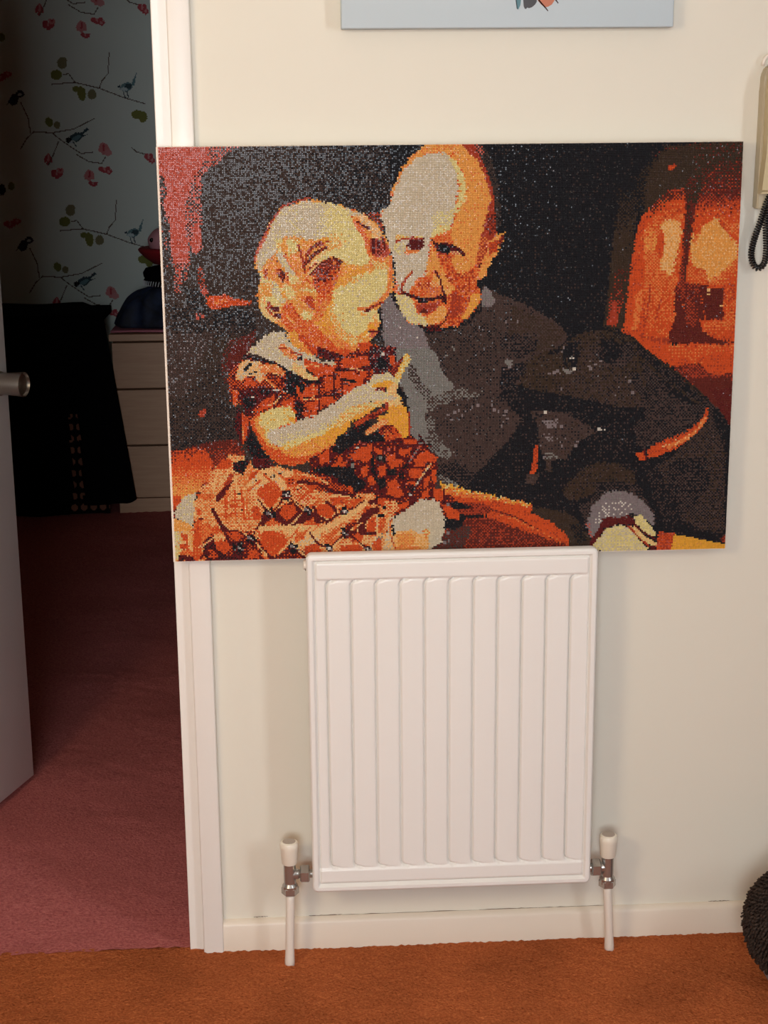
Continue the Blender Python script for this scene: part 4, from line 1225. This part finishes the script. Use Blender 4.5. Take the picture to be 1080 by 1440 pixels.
# ------------------------------------------------------------------ pale canvas above
PX0, PX1, PZ0, PZ1, PYF = 0.0812, 0.6078, 1.5990, 2.02, -0.030
pic = thing('pale_canvas', 'pale grey-blue canvas print hanging high on the wall, only its lower edge in view', 'picture', ((PX0+PX1)/2, -0.015, PZ0))
bm = bmesh.new(); box(bm, (PX0, PYF, PZ0), (PX1, -0.001, PZ1), 0.0025, 3); bm_obj('canvas', at(pic, bm), mat('pale_blue_canvas', (190, 202, 207), 0.7), pic, angle=40)
def stroke(outline, rgb, name='brush_mark'):
    bm = bmesh.new(); prism(bm, outline, PYF-0.0006, PYF+0.001)
    bm_obj(name, at(pic, bm), mat('paint_' + '_'.join(map(str, rgb)), rgb, 0.7), pic)
def opx(px, pz): return (px, pz)
stroke([(.3560, 1.66), (.3562, 1.645), (.3578, 1.630), (.3600, 1.6265), (.3630, 1.633), (.3645, 1.645), (.3655, 1.66)], (92, 132, 142))
stroke([(.3555, 1.66), (.3558, 1.640), (.3575, 1.628), (.3590, 1.6268), (.3572, 1.640), (.3570, 1.66)], (52, 70, 80))
stroke([(.3668, 1.66), (.3672, 1.645), (.3684, 1.632), (.3700, 1.628), (.3722, 1.6272), (.3740, 1.6295), (.3770, 1.6285), (.3815, 1.6300), (.3860, 1.6335), (.3890, 1.638), (.3895, 1.66)], (76, 76, 80))
stroke([(.3900, 1.66), (.3905, 1.640), (.3960, 1.634), (.4010, 1.6300), (.4070, 1.6305), (.4130, 1.634), (.4170, 1.640), (.4180, 1.66)], (190, 118, 92))
stroke([(.3900, 1.645), (.3920, 1.639), (.4040, 1.6265), (.4065, 1.6238), (.4075, 1.6245), (.4050, 1.628), (.3940, 1.640), (.3910, 1.646)], (66, 44, 40))
stroke([(.4165, 1.646), (.4180, 1.6405), (.4225, 1.6352), (.4235, 1.6362), (.4195, 1.642), (.4180, 1.647)], (66, 44, 40))

# ------------------------------------------------------------------ entryphone
ph0 = thing('entryphone', 'beige wall entryphone at the right edge with a looped black curly cord', 'phone', (0.80, 0, 1.31))
bm = bmesh.new(); prism(bm, [(.7565, 1.3135), (.7590, 1.50), (.7598, 1.525), (.7650, 1.5375), (.775, 1.542), (.835, 1.542), (.846, 1.53), (.848, 1.3135)], 0.0, -0.028)
bmesh.ops.bevel(bm, geom=[e for e in bm.edges], offset=.002, segments=2, affect='EDGES')
bm_obj('backplate', at(ph0, bm), M_BEIGE, ph0, angle=35)
bm = bmesh.new(); prism(bm, [(.7560, 1.3385), (.7565, 1.345), (.7612, 1.405), (.7618, 1.50), (.7635, 1.523), (.770, 1.531), (.83, 1.531), (.838, 1.522), (.840, 1.3385)], -0.028, -0.052)
bmesh.ops.bevel(bm, geom=[e for e in bm.edges if all(v.co.y < -.05 for v in e.verts)], offset=.006, segments=3, affect='EDGES')
bm_obj('handset', at(ph0, bm), M_BEIGE2, ph0, angle=35)
bm = bmesh.new(); tube(bm, [(.772 + .012*math.cos(a), -0.012, 1.540 + .016*math.sin(a)) for a in [math.pi*k/10 for k in range(11)]], .003, 8)
bm_obj('hanging_loop', at(ph0, bm), M_PIPE, ph0, smooth=True)
# curly cord: a helix round a hanging loop
ctrl = [(.778, -0.034, 1.343), (.7705, -0.030, 1.320), (.7645, -0.026, 1.295), (.7575, -0.022, 1.268), (.7535, -0.020, 1.247), (.7545, -0.020, 1.231), (.7610, -0.021, 1.2185), (.7690, -0.023, 1.2185), (.7745, -0.026, 1.228),
        (.7755, -0.028, 1.246), (.7735, -0.030, 1.270), (.7715, -0.032, 1.293), (.7745, -0.034, 1.318), (.783, -0.036, 1.343)]
def spline(P, n):
    P = [Vector(p) for p in P]; out = []
    for i in range(len(P)-1):
        a, b, c, d = P[max(i-1, 0)], P[i], P[i+1], P[min(i+2, len(P)-1)]
        for k in range(n):
            t = k/n
            out.append(0.5*((2*b) + (c-a)*t + (2*a-5*b+4*c-d)*t*t + (3*b-a-3*c+d)*t**3))
    return out + [P[-1]]
path = spline(ctrl, 40)
cum = [0.0]
for a, b in zip(path, path[1:]): cum.append(cum[-1] + (b-a).length)
hel, k, pitch, cr, prev = [], 0, 0.0042, 0.0042, Vector((0, 1, 0))
npts = int(cum[-1]/pitch*12)
for i in range(npts):
    s = cum[-1]*i/(npts-1)
    while k < len(cum)-2 and cum[k+1] < s: k += 1
    t = (s-cum[k])/max(cum[k+1]-cum[k], 1e-9); p = path[k].lerp(path[k+1], t); tg = (path[k+1]-path[k]).normalized()
    u = (prev - tg*prev.dot(tg)).normalized(); prev = u; w = tg.cross(u); a = 2*math.pi*s/pitch
    hel.append(p + u*(cr*math.cos(a)) + w*(cr*math.sin(a)))
bm = bmesh.new(); tube(bm, hel, 0.0017, 6)
bm_obj('curly_cord', at(ph0, bm), M_BLACKP, ph0, smooth=True)

# ------------------------------------------------------------------ shaggy doorstop at lower right
BC = Vector((0.850, -0.192, 0.110)); BR = 0.104
ds = thing('shaggy_doorstop', 'dark brown shaggy round bundle on a grey foot at the lower right edge', 'doorstop', (BC.x, BC.y, 0))
bm = bmesh.new(); bmesh.ops.create_icosphere(bm, subdivisions=4, radius=1.0)
for v in bm.verts:
    n = v.co.normalized(); f_ = 1 + 0.02*math.sin(9*n.x+4*n.z) + 0.015*math.sin(13*n.z+7*n.y)
    v.co = BC + Vector((n.x*BR*0.93, n.y*BR*0.9, n.z*BR*0.98))*f_
bm_obj('body', at(ds, bm), M_FUR, ds, smooth=True)
tv, tf = [], []
NT = 2800
for i in range(NT):
    zz = 1 - 2*(i+0.5)/NT; a = i*2.399963; r = math.sqrt(1-zz*zz); n = Vector((r*math.cos(a), r*math.sin(a), zz))
    p = BC + Vector((n.x*BR*0.92, n.y*BR*0.9, n.z*BR*0.97))
    down = (Vector((0.25, 0, -1)) - n*n.dot(Vector((0.25, 0, -1)))); down = down.normalized() if down.length > 1e-3 else Vector((1, 0, 0))
    down = (down + Vector((rnd.uniform(-.5, .5), rnd.uniform(-.5, .5), rnd.uniform(-.5, .5)))).normalized()
    sd = n.cross(down).normalized(); ln = rnd.uniform(.006, .010); w = rnd.uniform(.0019, .0029)
    segs = [(0, 1.0), (0.35, 1.15), (0.75, 0.9), (1.0, 0.3)]
    b0 = len(tv)
    for t, ww in segs:
        c = p + n*(0.0065*math.sin(t*2.4)) + down*(ln*t)
        for q in range(5):
            an = 2*math.pi*q/5; tv.append(c + sd*(w*ww*math.cos(an)) + n*(w*ww*math.sin(an)))
    for s_ in range(3):
        for q in range(5):
            tf.append((b0+s_*5+q, b0+s_*5+(q+1) % 5, b0+(s_+1)*5+(q+1) % 5, b0+(s_+1)*5+q))
me = raw_mesh('tufts', np.array([list(v) for v in tv]) - np.array(ds.location), np.array(tf))
tu = link('tufts', me, M_FUR, ds, smooth=True); tu['kind'] = 'stuff'
bm = bmesh.new(); box(bm, (BC.x-.056, BC.y-.075, 0.0), (BC.x+.06, BC.y+.05, 0.016), .004, 3); ft = bm_obj('foot', at(ds, bm), M_GREY, ds, angle=40)
ft['label'] = 'flat grey foot'

# ------------------------------------------------------------------ bedroom: wallpaper
WKEYS = {'Z': (214, 223, 214), 'T': (96, 84, 72), 'g': (132, 126, 92), 'l': (120, 122, 62), 'b': (104, 136, 140), 'd': (58, 76, 82), 'k': (26, 26, 28),
         'w': (190, 204, 204), 'n': (60, 68, 84), 'r': (184, 78, 84), 'q': (204, 130, 130), 'p': (206, 140, 140)}
WP = """L|T|1.1|269 142 317 138 341 143 373 151 425 171 472 185
L|T|0.9|373 151 380 135 394 120 399 75
L|T|0.9|322 140 307 119 294 122
P|g||305 96 304 102 301 106 296 109 291 109 287 106 284 102 283 96 284 91 288 86 292 84 297 84 302 86 305 91
P|l||293 122 291 126 287 130 282 132 276 132 271 130 268 126 267 121 269 116 272 113 278 111 283 111 288 113 292 117
P|l||343 161 343 168 341 174 338 177 334 178 329 175 326 170 324 164 324 157 326 151 330 147 334 146 338 149 342 154
P|l||330 152 329 155 326 157 323 159 319 159 316 157 314 155 313 152 314 149 317 147 320 146 324 146 327 147 329 150
P|g||366 164 365 169 362 173 358 175 354 175 350 173 347 169 347 164 348 159 351 155 355 153 359 153 363 155 365 159
P|b||447 144 447 149 444 153 439 157 433 159 427 159 422 157 419 154 419 149 422 145 427 141 433 139 439 139 444 141
P|d||446 145 446 148 444 150 441 153 438 154 435 154 432 152 430 150 430 147 432 144 434 142 438 141 441 141 444 142
P|b||444 144 450 130 457 117 455 133 451 146
P|d||420 150 412 150 420 144
P|w||436 154 435 156 433 157 429 158 426 158 423 157 420 156 420 154 421 151 423 150 426 149 430 149 433 150 435 152
L|d|0.9|434 159 437 171
L|d|0.7|426 160 430 171
P|d||331 250 331 255 328 260 323 264 316 267 309 268 304 267 301 264 301 259 304 254 309 250 316 247 322 246 328 247
P|b||328 254 328 256 325 259 321 262 317 264 312 265 309 265 307 263 307 261 309 258 313 255 318 253 323 252 326 253
P|d||326 251 341 236 346 241 332 251 342 251 330 257
P|k||306 263 305 266 303 269 300 270 297 270 295 268 293 266 293 263 294 260 296 258 298 257 301 257 304 258 305 261
P|w||313 265 313 266 312 268 309 269 307 270 304 270 302 270 301 269 301 267 303 266 305 264 308 263 310 263 312 263
L|d|0.9|309 267 315 277
L|T|1.1|191 281 206 259 223 244 263 247 286 266 325 293 351 290
L|T|0.8|263 247 312 239 358 217
L|T|1.1|215 246 212 214 198 181
P|l||266 221 266 226 265 231 263 234 259 235 256 234 252 231 250 227 249 222 251 217 253 214 256 213 260 214 263 217
P|g||283 231 282 234 280 237 277 239 273 238 270 237 268 234 267 230 268 227 271 224 274 223 277 223 281 224 283 227
P|n||192 178 189 183 185 186 181 187 177 186 174 182 173 177 175 171 178 166 182 163 187 162 191 164 193 167 194 172
P|n||207 162 206 166 203 168 199 170 195 170 191 168 188 165 188 162 189 158 192 156 196 154 200 154 204 156 206 159
P|w||202 164 201 165 200 166 198 167 196 167 194 166 193 165 192 163 193 162 194 161 196 160 198 160 200 161 202 162
P|n||174 181 165 187 176 168
P|r||252 304 248 309 244 312 241 311 242 306 244 300 248 294 252 291 254 293 254 297
P|r||259 301 261 307 260 312 258 313 254 310 251 304 249 298 250 294 252 293 256 295
P|r||255 -12 254 -7 252 -4 249 -4 247 -7 247 -13 248 -18 250 -21 253 -21 255 -18
P|r||255 310 254 315 252 318 249 318 247 315 247 309 248 304 250 301 253 301 255 304
P|p||254 303 253 307 252 310 250 310 249 307 249 303 250 298 251 295 253 295 254 298
P|r||269 17 265 21 261 22 256 20 255 15 256 10 259 6 264 5 268 7 270 12
P|r||269 339 265 343 261 344 256 342 255 337 256 332 259 328 264 327 268 329 270 334
P|r||281 11 282 16 280 20 276 22 271 21 268 17 268 12 270 8 274 6 278 8
P|r||275 19 274 23 270 26 266 26 262 23 261 19 263 15 266 13 271 13 274 15
P|p||271 14 270 17 269 19 267 19 266 17 266 14 267 11 268 9 270 9 271 11
P|q||277 8 275 11 272 12 270 11 269 8 269 4 272 2 275 1 277 2 278 5
P|q||277 330 275 333 272 334 270 333 269 330 269 326 272 324 275 323 277 324 278 327
P|q||284 5 285 8 284 11 281 12 279 11 277 8 276 5 277 3 280 1 282 2
P|q||284 327 285 330 284 333 281 334 279 333 277 330 276 327 277 325 280 323 282 324
P|q||281 10 280 13 278 15 275 15 273 13 273 10 274 7 276 6 278 6 280 8
P|q||281 332 280 335 278 337 275 337 273 335 273 332 274 329 276 328 278 328 280 330
P|r||279 7 279 9 277 10 276 10 275 9 274 7 275 4 276 3 278 3 279 5
P|r||279 329 279 331 277 332 276 332 275 331 274 329 275 326 276 325 278 325 279 327
L|T|0.7|251 -5 263 -27 276 -55
L|T|0.7|251 317 263 295 276 267
P|q||342 19 338 25 333 28 330 26 329 21 331 14 336 9 340 6 344 8 344 13
P|q||352 15 353 22 352 27 349 28 345 26 341 20 340 14 341 9 344 7 348 10
P|q||347 25 345 30 342 33 339 33 336 30 336 25 337 19 340 16 343 16 346 19
P|r||344 18 343 22 342 25 340 25 339 22 339 18 340 13 341 10 343 10 344 13
P|r||349 40 347 42 343 42 340 40 338 38 338 35 340 33 344 32 347 34 349 37
P|r||359 35 359 38 357 41 354 42 350 42 348 40 348 37 350 34 354 33 357 33
P|r||354 40 353 43 350 44 346 44 344 42 343 40 344 38 347 37 350 37 353 38
P|p||351 38 351 39 349 40 348 40 346 39 346 38 347 36 348 35 349 35 351 36
P|r||376 9 373 11 369 12 365 10 362 6 362 2 365 0 370 0 374 2 377 5
P|r||376 331 373 333 369 334 365 332 362 328 362 324 365 322 370 322 374 324 377 327
P|r||389 3 389 7 386 10 382 12 378 12 375 9 375 6 378 2 382 1 387 1
P|r||389 325 389 329 386 332 382 334 378 334 375 331 375 328 378 324 382 323 387 323
P|r||383 10 381 12 378 14 373 14 370 12 368 10 370 7 374 5 378 5 382 7
P|r||383 332 381 334 378 336 373 336 370 334 368 332 370 329 374 327 378 327 382 329
P|p||378 6 378 8 376 10 375 10 374 8 373 6 374 4 375 3 377 3 378 4
P|p||378 328 378 330 376 332 375 332 374 330 373 328 374 326 375 325 377 325 378 326
P|r||385 13 383 15 381 15 378 14 377 12 378 9 380 7 382 6 385 7 386 10
P|r||392 9 393 12 391 14 389 16 387 15 385 13 385 10 386 8 388 7 391 7
P|r||389 14 388 16 386 17 384 17 382 16 381 14 382 12 384 10 386 10 388 12
P|p||388 11 387 13 386 14 384 14 383 13 383 11 383 9 384 8 386 8 387 9
P|q||377 282 373 288 368 290 365 289 364 284 366 277 370 271 375 269 378 271 379 276
P|q||387 278 389 284 388 289 384 291 380 288 376 283 375 277 376 272 379 270 384 273
P|q||382 287 381 293 378 296 374 296 371 293 370 287 372 282 375 279 378 279 381 282
P|r||379 280 378 285 377 288 375 288 374 285 374 280 375 276 376 273 378 273 379 276
P|p||394 291 393 295 390 298 387 299 383 299 380 297 378 295 378 291 379 288 381 285 384 284 388 284 391 285 393 288
L|T|1.0|315 295 342 311 370 315 379 302
P|r||157 128 153 131 149 132 145 130 142 126 143 121 147 118 151 117 155 120 158 124
P|r||170 122 170 127 167 131 163 132 159 132 156 128 156 124 158 120 162 118 167 119
P|r||163 130 162 133 158 135 154 135 150 133 149 130 151 126 154 124 159 124 162 126
P|p||159 125 158 128 157 130 155 130 154 128 154 125 154 122 156 121 157 121 159 123
P|r||173 121 171 124 167 125 164 123 163 120 164 117 166 114 170 113 173 115 174 118
P|r||182 117 182 121 180 124 178 125 174 124 172 121 172 118 174 115 177 114 180 115
P|r||177 123 176 126 174 127 171 127 168 126 168 123 169 120 171 118 174 118 177 120
P|p||175 119 175 122 173 123 172 123 171 122 170 119 171 117 172 116 174 116 175 117
P|r||476 303 474 306 470 307 466 305 465 302 466 298 469 295 472 294 476 295 477 299
P|r||486 298 487 302 485 306 482 307 478 306 476 303 475 299 477 296 480 294 484 295
P|r||481 305 480 308 477 310 474 310 471 308 470 305 471 302 474 300 478 300 481 302
P|p||479 301 478 303 477 305 475 305 474 303 473 301 474 298 475 296 477 296 478 298
P|r||484 310 482 313 479 314 477 313 477 310 478 307 480 304 482 303 484 304 485 307
P|r||490 308 490 311 490 313 488 314 485 313 483 310 483 307 484 305 485 304 488 305
P|r||487 -10 486 -7 484 -5 482 -5 481 -7 480 -10 481 -12 483 -14 485 -14 486 -12
P|r||487 312 486 315 484 317 482 317 481 315 480 312 481 310 483 308 485 308 486 310
P|p||486 309 486 311 484 312 483 312 482 311 481 309 482 307 483 305 485 305 486 307
L|T|0.9|439 281 449 290 467 295
P|l||467 209 466 213 462 216 457 218 451 218 446 216 443 213 441 209 443 204 447 201 452 199 458 199 463 201 466 205
P|l||477 214 476 220 473 224 469 226 464 226 461 224 458 219 457 214 459 208 462 204 466 201 470 201 474 204 476 208
P|k||152 49 151 54 148 58 145 61 141 61 138 58 136 54 136 48 137 43 140 39 143 36 146 36 149 39 151 43
P|l||173 41 172 45 170 48 166 50 163 50 160 48 158 45 157 41 158 37 161 33 164 32 167 32 170 34 172 37"""
WROWS, WCOLS, CELL, WXL, WZT = 161, 300, 0.0035, -1.40, 1.30
_save = (PALETTE, KEYS); PALETTE = WKEYS; KEYS = list(WKEYS)
wi = paint(WP, WCOLS, WROWS, np.random.default_rng(2))
wcol = np.array([s2l(WKEYS[k]) for k in KEYS])[wi]
PALETTE, KEYS = _save
# wallpaper hangs in two drops, the pattern repeating down each drop
RPT = WROWS*CELL; ztop = 2.40; zbot = 0.10
nrow = int((ztop-zbot)/CELL)
zc_ = ztop - (np.arange(nrow)+0.5)*CELL
src = np.floor((WZT - zc_)/CELL).astype(int) % WROWS
back_wall = bpy.data.objects['wall_bedroom_back']
for c0, c1 in ((0, 150), (150, 300)):
    n_ = c1-c0
    xs_ = WXL + (c0 + np.arange(n_+1))*CELL; xs_[-1] -= 0.0002
    Xg, Zg = np.meshgrid(xs_, ztop - np.arange(nrow+1)*CELL)
    me = grid_mesh('wallpaper_drop', np.stack([Xg, np.full_like(Xg, 3.799), Zg], -1))
    face_colors(me, wcol[src][:, c0:c1].reshape(-1, 3))
    for dx in (0.0, WCOLS*CELL, -WCOLS*CELL):
        o = link('wallpaper_drop', me, M_PAPER, back_wall); o.location.x = dx

# ------------------------------------------------------------------ bedroom: chest of drawers
KX0, KX1, KY0, KY1 = -0.700, 0.10, 3.345, 3.76
ch = thing('chest_of_drawers', 'pale wooden chest of drawers seen through the doorway', 'chest', ((KX0+KX1)/2, (KY0+KY1)/2, 0.0))
bm = bmesh.new(); box(bm, (KX0, KY0+.065, 0.0), (KX1, KY1, 0.665)); bm_obj('carcass', at(ch, bm), M_OAK, ch)
bm = bmesh.new(); box(bm, (KX0-.006, KY0-.002, 0.667), (KX1+.006, KY1+.005, 0.693), .002); bm_obj('top_board', at(ch, bm), M_OAK, ch)
for z0, z1 in ((0.487, 0.660), (0.268, 0.480), (0.060, 0.261)):
    bm = bmesh.new(); box(bm, (KX0+.004, KY0, z0), (KX1-.004, KY0+.0635, z1), .002); bm_obj('drawer', at(ch, bm), M_OAK, ch)
bm = bmesh.new(); box(bm, (KX0+.004, KY0+.002, 0.0), (KX1-.004, KY0+.0635, 0.056)); bm_obj('plinth', at(ch, bm), M_OAK, ch)
def sheet(name, P, thick, m):
    me = grid_mesh(name, P, flip=True); o = link(name, me, m, smooth=True)
    s = o.modifiers.new('solid', 'SOLIDIFY'); s.thickness = thick; s.offset = 1; return o
X, Y = np.meshgrid(np.linspace(KX0+.002, KX1, 60), np.linspace(KY0+.0, KY1-.03, 20))
Zr = 0.6940 + 0.003 + 0.003*(1+np.sin(X*23)*np.sin(Y*9+1))
rn = sheet('pink_cloth', np.stack([X, Y, Zr], -1), 0.006, M_RUNNER); tag(rn, 'dusty pink cloth laid on the chest of drawers', 'cloth')

# blobs for the soft things on the chest
def blob(bm, c, r, sub=4, amp=0.0, seed=0, flat=None):
    k = len(bm.verts); bmesh.ops.create_icosphere(bm, subdivisions=sub, radius=1.0); bm.verts.ensure_lookup_table()
    for v in bm.verts[k:]:
        n = v.co.normalized()
        f_ = 1 + amp*(math.sin(5*n.x+seed)*math.sin(4*n.y+2*seed)+0.6*math.sin(9*n.z+seed*3+3*n.x))
        q = Vector((n.x*r[0], n.y*r[1], n.z*r[2]))*f_
        if flat is not None and q.z < flat: q.z = flat
        v.co = Vector(c) + q
bm = bmesh.new()
prof = [(0.0, 0.163), (0.3, 0.163), (0.46, 0.155), (0.62, 0.132), (0.80, 0.092), (0.95, 0.040), (1.0, 0.008), (0.97, 0.0)]
n = 96; rings = []
fine = []
for (r0, h0), (r1, h1) in zip(prof, prof[1:]):
    for t in range(4): fine.append((r0+(r1-r0)*t/4, h0+(h1-h0)*t/4))
fine.append(prof[-1])
for r, hgt in fine:
    ring = []
    for a in [2*math.pi*i/n for i in range(n)]:
        q = max(0.0, min(1.0, (r-0.35)/0.4))                       # soft creases running down the heap
        cr_ = q*(0.055*math.sin(6*a+5*r) + 0.045*math.sin(11*a-9*r+1) + 0.03*math.sin(17*a+12*hgt))
        ring.append(bm.verts.new((-0.450 + r*0.252*math.cos(a)*(1+cr_*.6), 3.50 + r*0.13*math.sin(a)*(1+cr_), 0.7085 + max(0.0, hgt*0.93*(1+cr_*1.2)))))
    rings.append(ring)
for a, b in zip(rings, rings[1:]):
    for i in range(n): bm.faces.new((a[i], b[i], b[(i+1) % n], a[(i+1) % n]))
bm.faces.new(rings[-1]); bmesh.ops.remove_doubles(bm, verts=bm.verts, dist=1e-5)
nb_ = bm_obj('navy_garment', bm, M_NAVY, smooth=True); tag(nb_, 'dark navy garment heaped on the pink cloth', 'clothing')
hat = thing('knitted_hat', 'black knitted hat with a white stitched band on the navy heap', 'hat', (-0.452, 3.49, 0.862))
bm = bmesh.new(); lathe(bm, [(0.100, 0.0), (0.122, 0.006), (0.126, 0.022), (0.122, 0.030), (0.126, 0.034), (0.128, 0.050), (0.118, 0.066), (0.080, 0.074), (0.02, 0.076)], Matrix.Translation((-0.452, 3.49, 0.862)), 48)
bm_obj('hat_body', at(hat, bm), M_BLACKC, hat, smooth=True)
bm = bmesh.new()
for i in range(60):
    a = 2*math.pi*i/60; b = a+0.05; rr_ = 0.1275
    tube(bm, [(-0.452+rr_*math.cos(a), 3.49+rr_*math.sin(a), 0.866), (-0.452+rr_*math.cos(b), 3.49+rr_*math.sin(b), 0.884)], 0.0018, 5)
st = bm_obj('stitching', at(hat, bm), M_STITCH, hat); st['kind'] = 'stuff'
bm = bmesh.new()
pr = [(0.055, 0.0), (0.085, 0.006), (0.118, 0.030), (0.138, 0.050), (0.143, 0.060), (0.136, 0.067), (0.09, 0.064), (0.03, 0.060)]
lathe(bm, pr, Matrix.Translation((-0.452, 3.49, 0.939)), 48)
rc = bm_obj('red_hat', bm, M_RED, smooth=True); tag(rc, 'flat dark red hat resting upside down on the black knitted hat', 'hat')
toy = thing('soft_toy', 'pink soft toy head with a black bead eye sitting on the red hat', 'toy', (-0.475, 3.46, 0.998))
bm = bmesh.new(); blob(bm, (-0.475, 3.46, 1.030), (0.078, 0.065, 0.058), 4, 0.02, 1, -0.027); bm_obj('head', at(toy, bm), M_PINK, toy, smooth=True)
bm = bmesh.new(); blob(bm, (-0.535, 3.418, 1.038), (0.0085, 0.007, 0.0085), 3); bm_obj('eye', at(toy, bm), M_BEAD, toy, smooth=True)
bm = bmesh.new(); blob(bm, (-0.44, 3.47, 1.088), (0.022, 0.012, 0.020), 3); bm_obj('ear', at(toy, bm), M_PINK, toy, smooth=True)

# ------------------------------------------------------------------ bedroom: draped table
TX0, TX1, TY0, TY1, TZ = -1.75, -0.728, 3.325, 3.74, 0.762
tb = thing('draped_table', 'low table under a black cloth with brown dots, left of the pale chest', 'table', ((TX0+TX1)/2, (TY0+TY1)/2, 0.0))
bm = bmesh.new(); box(bm, (TX0, TY0+.012, TZ-.03), (TX1-.008, TY1, TZ), .003); bm_obj('table_top', at(tb, bm), M_BLACKC, tb)
for x in (TX0+.05, TX1-.06):
    for y in (TY0+.05, TY1-.05):
        bm = bmesh.new(); box(bm, (x-.02, y-.02, 0), (x+.02, y+.02, TZ-.03), .002); bm_obj('leg', at(tb, bm), M_OAK, tb)
cw = 0.0036
nx, nz = int((TX1-TX0)/cw), int((TZ-0.006)/cw)
Xg, Zg = np.meshgrid(TX0 + np.arange(nx+1)*cw, 0.006 + np.arange(nz+1)*cw)
Pg = np.stack([Xg, TY0 + 0.004*np.sin(Xg*38) , Zg], -1)
me = grid_mesh('dotted_cloth', Pg)
xc, zc2 = Xg[:-1, :-1]+cw/2, Zg[:-1, :-1]+cw/2
dots = np.hypot((xc - TX1 + 0.030 + 0.018) % 0.036 - 0.018, ((zc2 - 0.031 + 0.0225) % 0.045 - 0.0225)) < 0.0135
dc = np.where(dots[..., None], s2l((128, 84, 66)), s2l((14, 11, 11)))
face_colors(me, dc.reshape(-1, 3)); dcl = link('dotted_cloth', me, M_ATTR, tb, smooth=True)
dcl.location = -Vector(tb.location)
# black throw over the table front; its left part is modelled shade
rows, cols = 90, 110
T, S = np.meshgrid(np.linspace(0, 1, rows), np.linspace(0, 1, cols), indexing='ij')
Ltop, Lf = 0.40, 0.722
dist = T*(Ltop+Lf)
ontop = dist < Ltop
fall = np.clip(dist-Ltop, 0, None)
fr = fall/Lf
xr_ = np.where(ontop, TX1+.010 - 0.13*(1-dist/Ltop)**1.5, TX1+.010 + 0.094*fr)
xl_ = np.where(ontop, -1.72, -1.72)
xg = xl_ + (xr_-xl_)*S
yg = np.where(ontop, TY1 - dist*1.05, TY0 - 0.012 - 0.012*fr*np.sin(xg*31+1.0) - 0.010*fr)
yg = np.where(ontop, np.maximum(yg, TY0-0.008), yg)
zg = np.where(ontop, TZ + 0.008 + .003*np.sin(xg*20), TZ + 0.006 - fall)
# rounded lower right corner
cr_ = np.clip((S-0.96)/0.04, 0, 1)*np.clip((fr-0.94)/0.06, 0, 1)
zg = zg + 0.02*cr_**2 - np.where(~ontop, 0.040*fr*(xg < -0.885), 0)
# black left part reaches the floor as stand-in shade, bar a narrow dotted gap
me = grid_mesh('throw_and_shade', np.stack([xg, yg, zg], -1))
xm = xg[:-1, :-1]; zm = zg[:-1, :-1]
gap = (~ontop[:-1, :-1]) & (zm < 0.40) & (xm > -0.872 - 0.0*zm) & (xm < -0.835 + 0.05*(0.40-zm)*0.3)
bmx = bmesh.new(); bmx.from_mesh(me); bmx.faces.ensure_lookup_table()
bmesh.ops.delete(bmx, geom=[bmx.faces[i] for i in np.nonzero(gap.ravel())[0]], context='FACES')
bmx.to_mesh(me); bmx.free()
bt = link('throw_and_shade', me, M_BLACKC, smooth=True)
sm = bt.modifiers.new('solid', 'SOLIDIFY'); sm.thickness = 0.004; sm.offset = 0
tag(bt, 'plain black throw over the front of the dotted table, its left part standing for shade', 'throw')
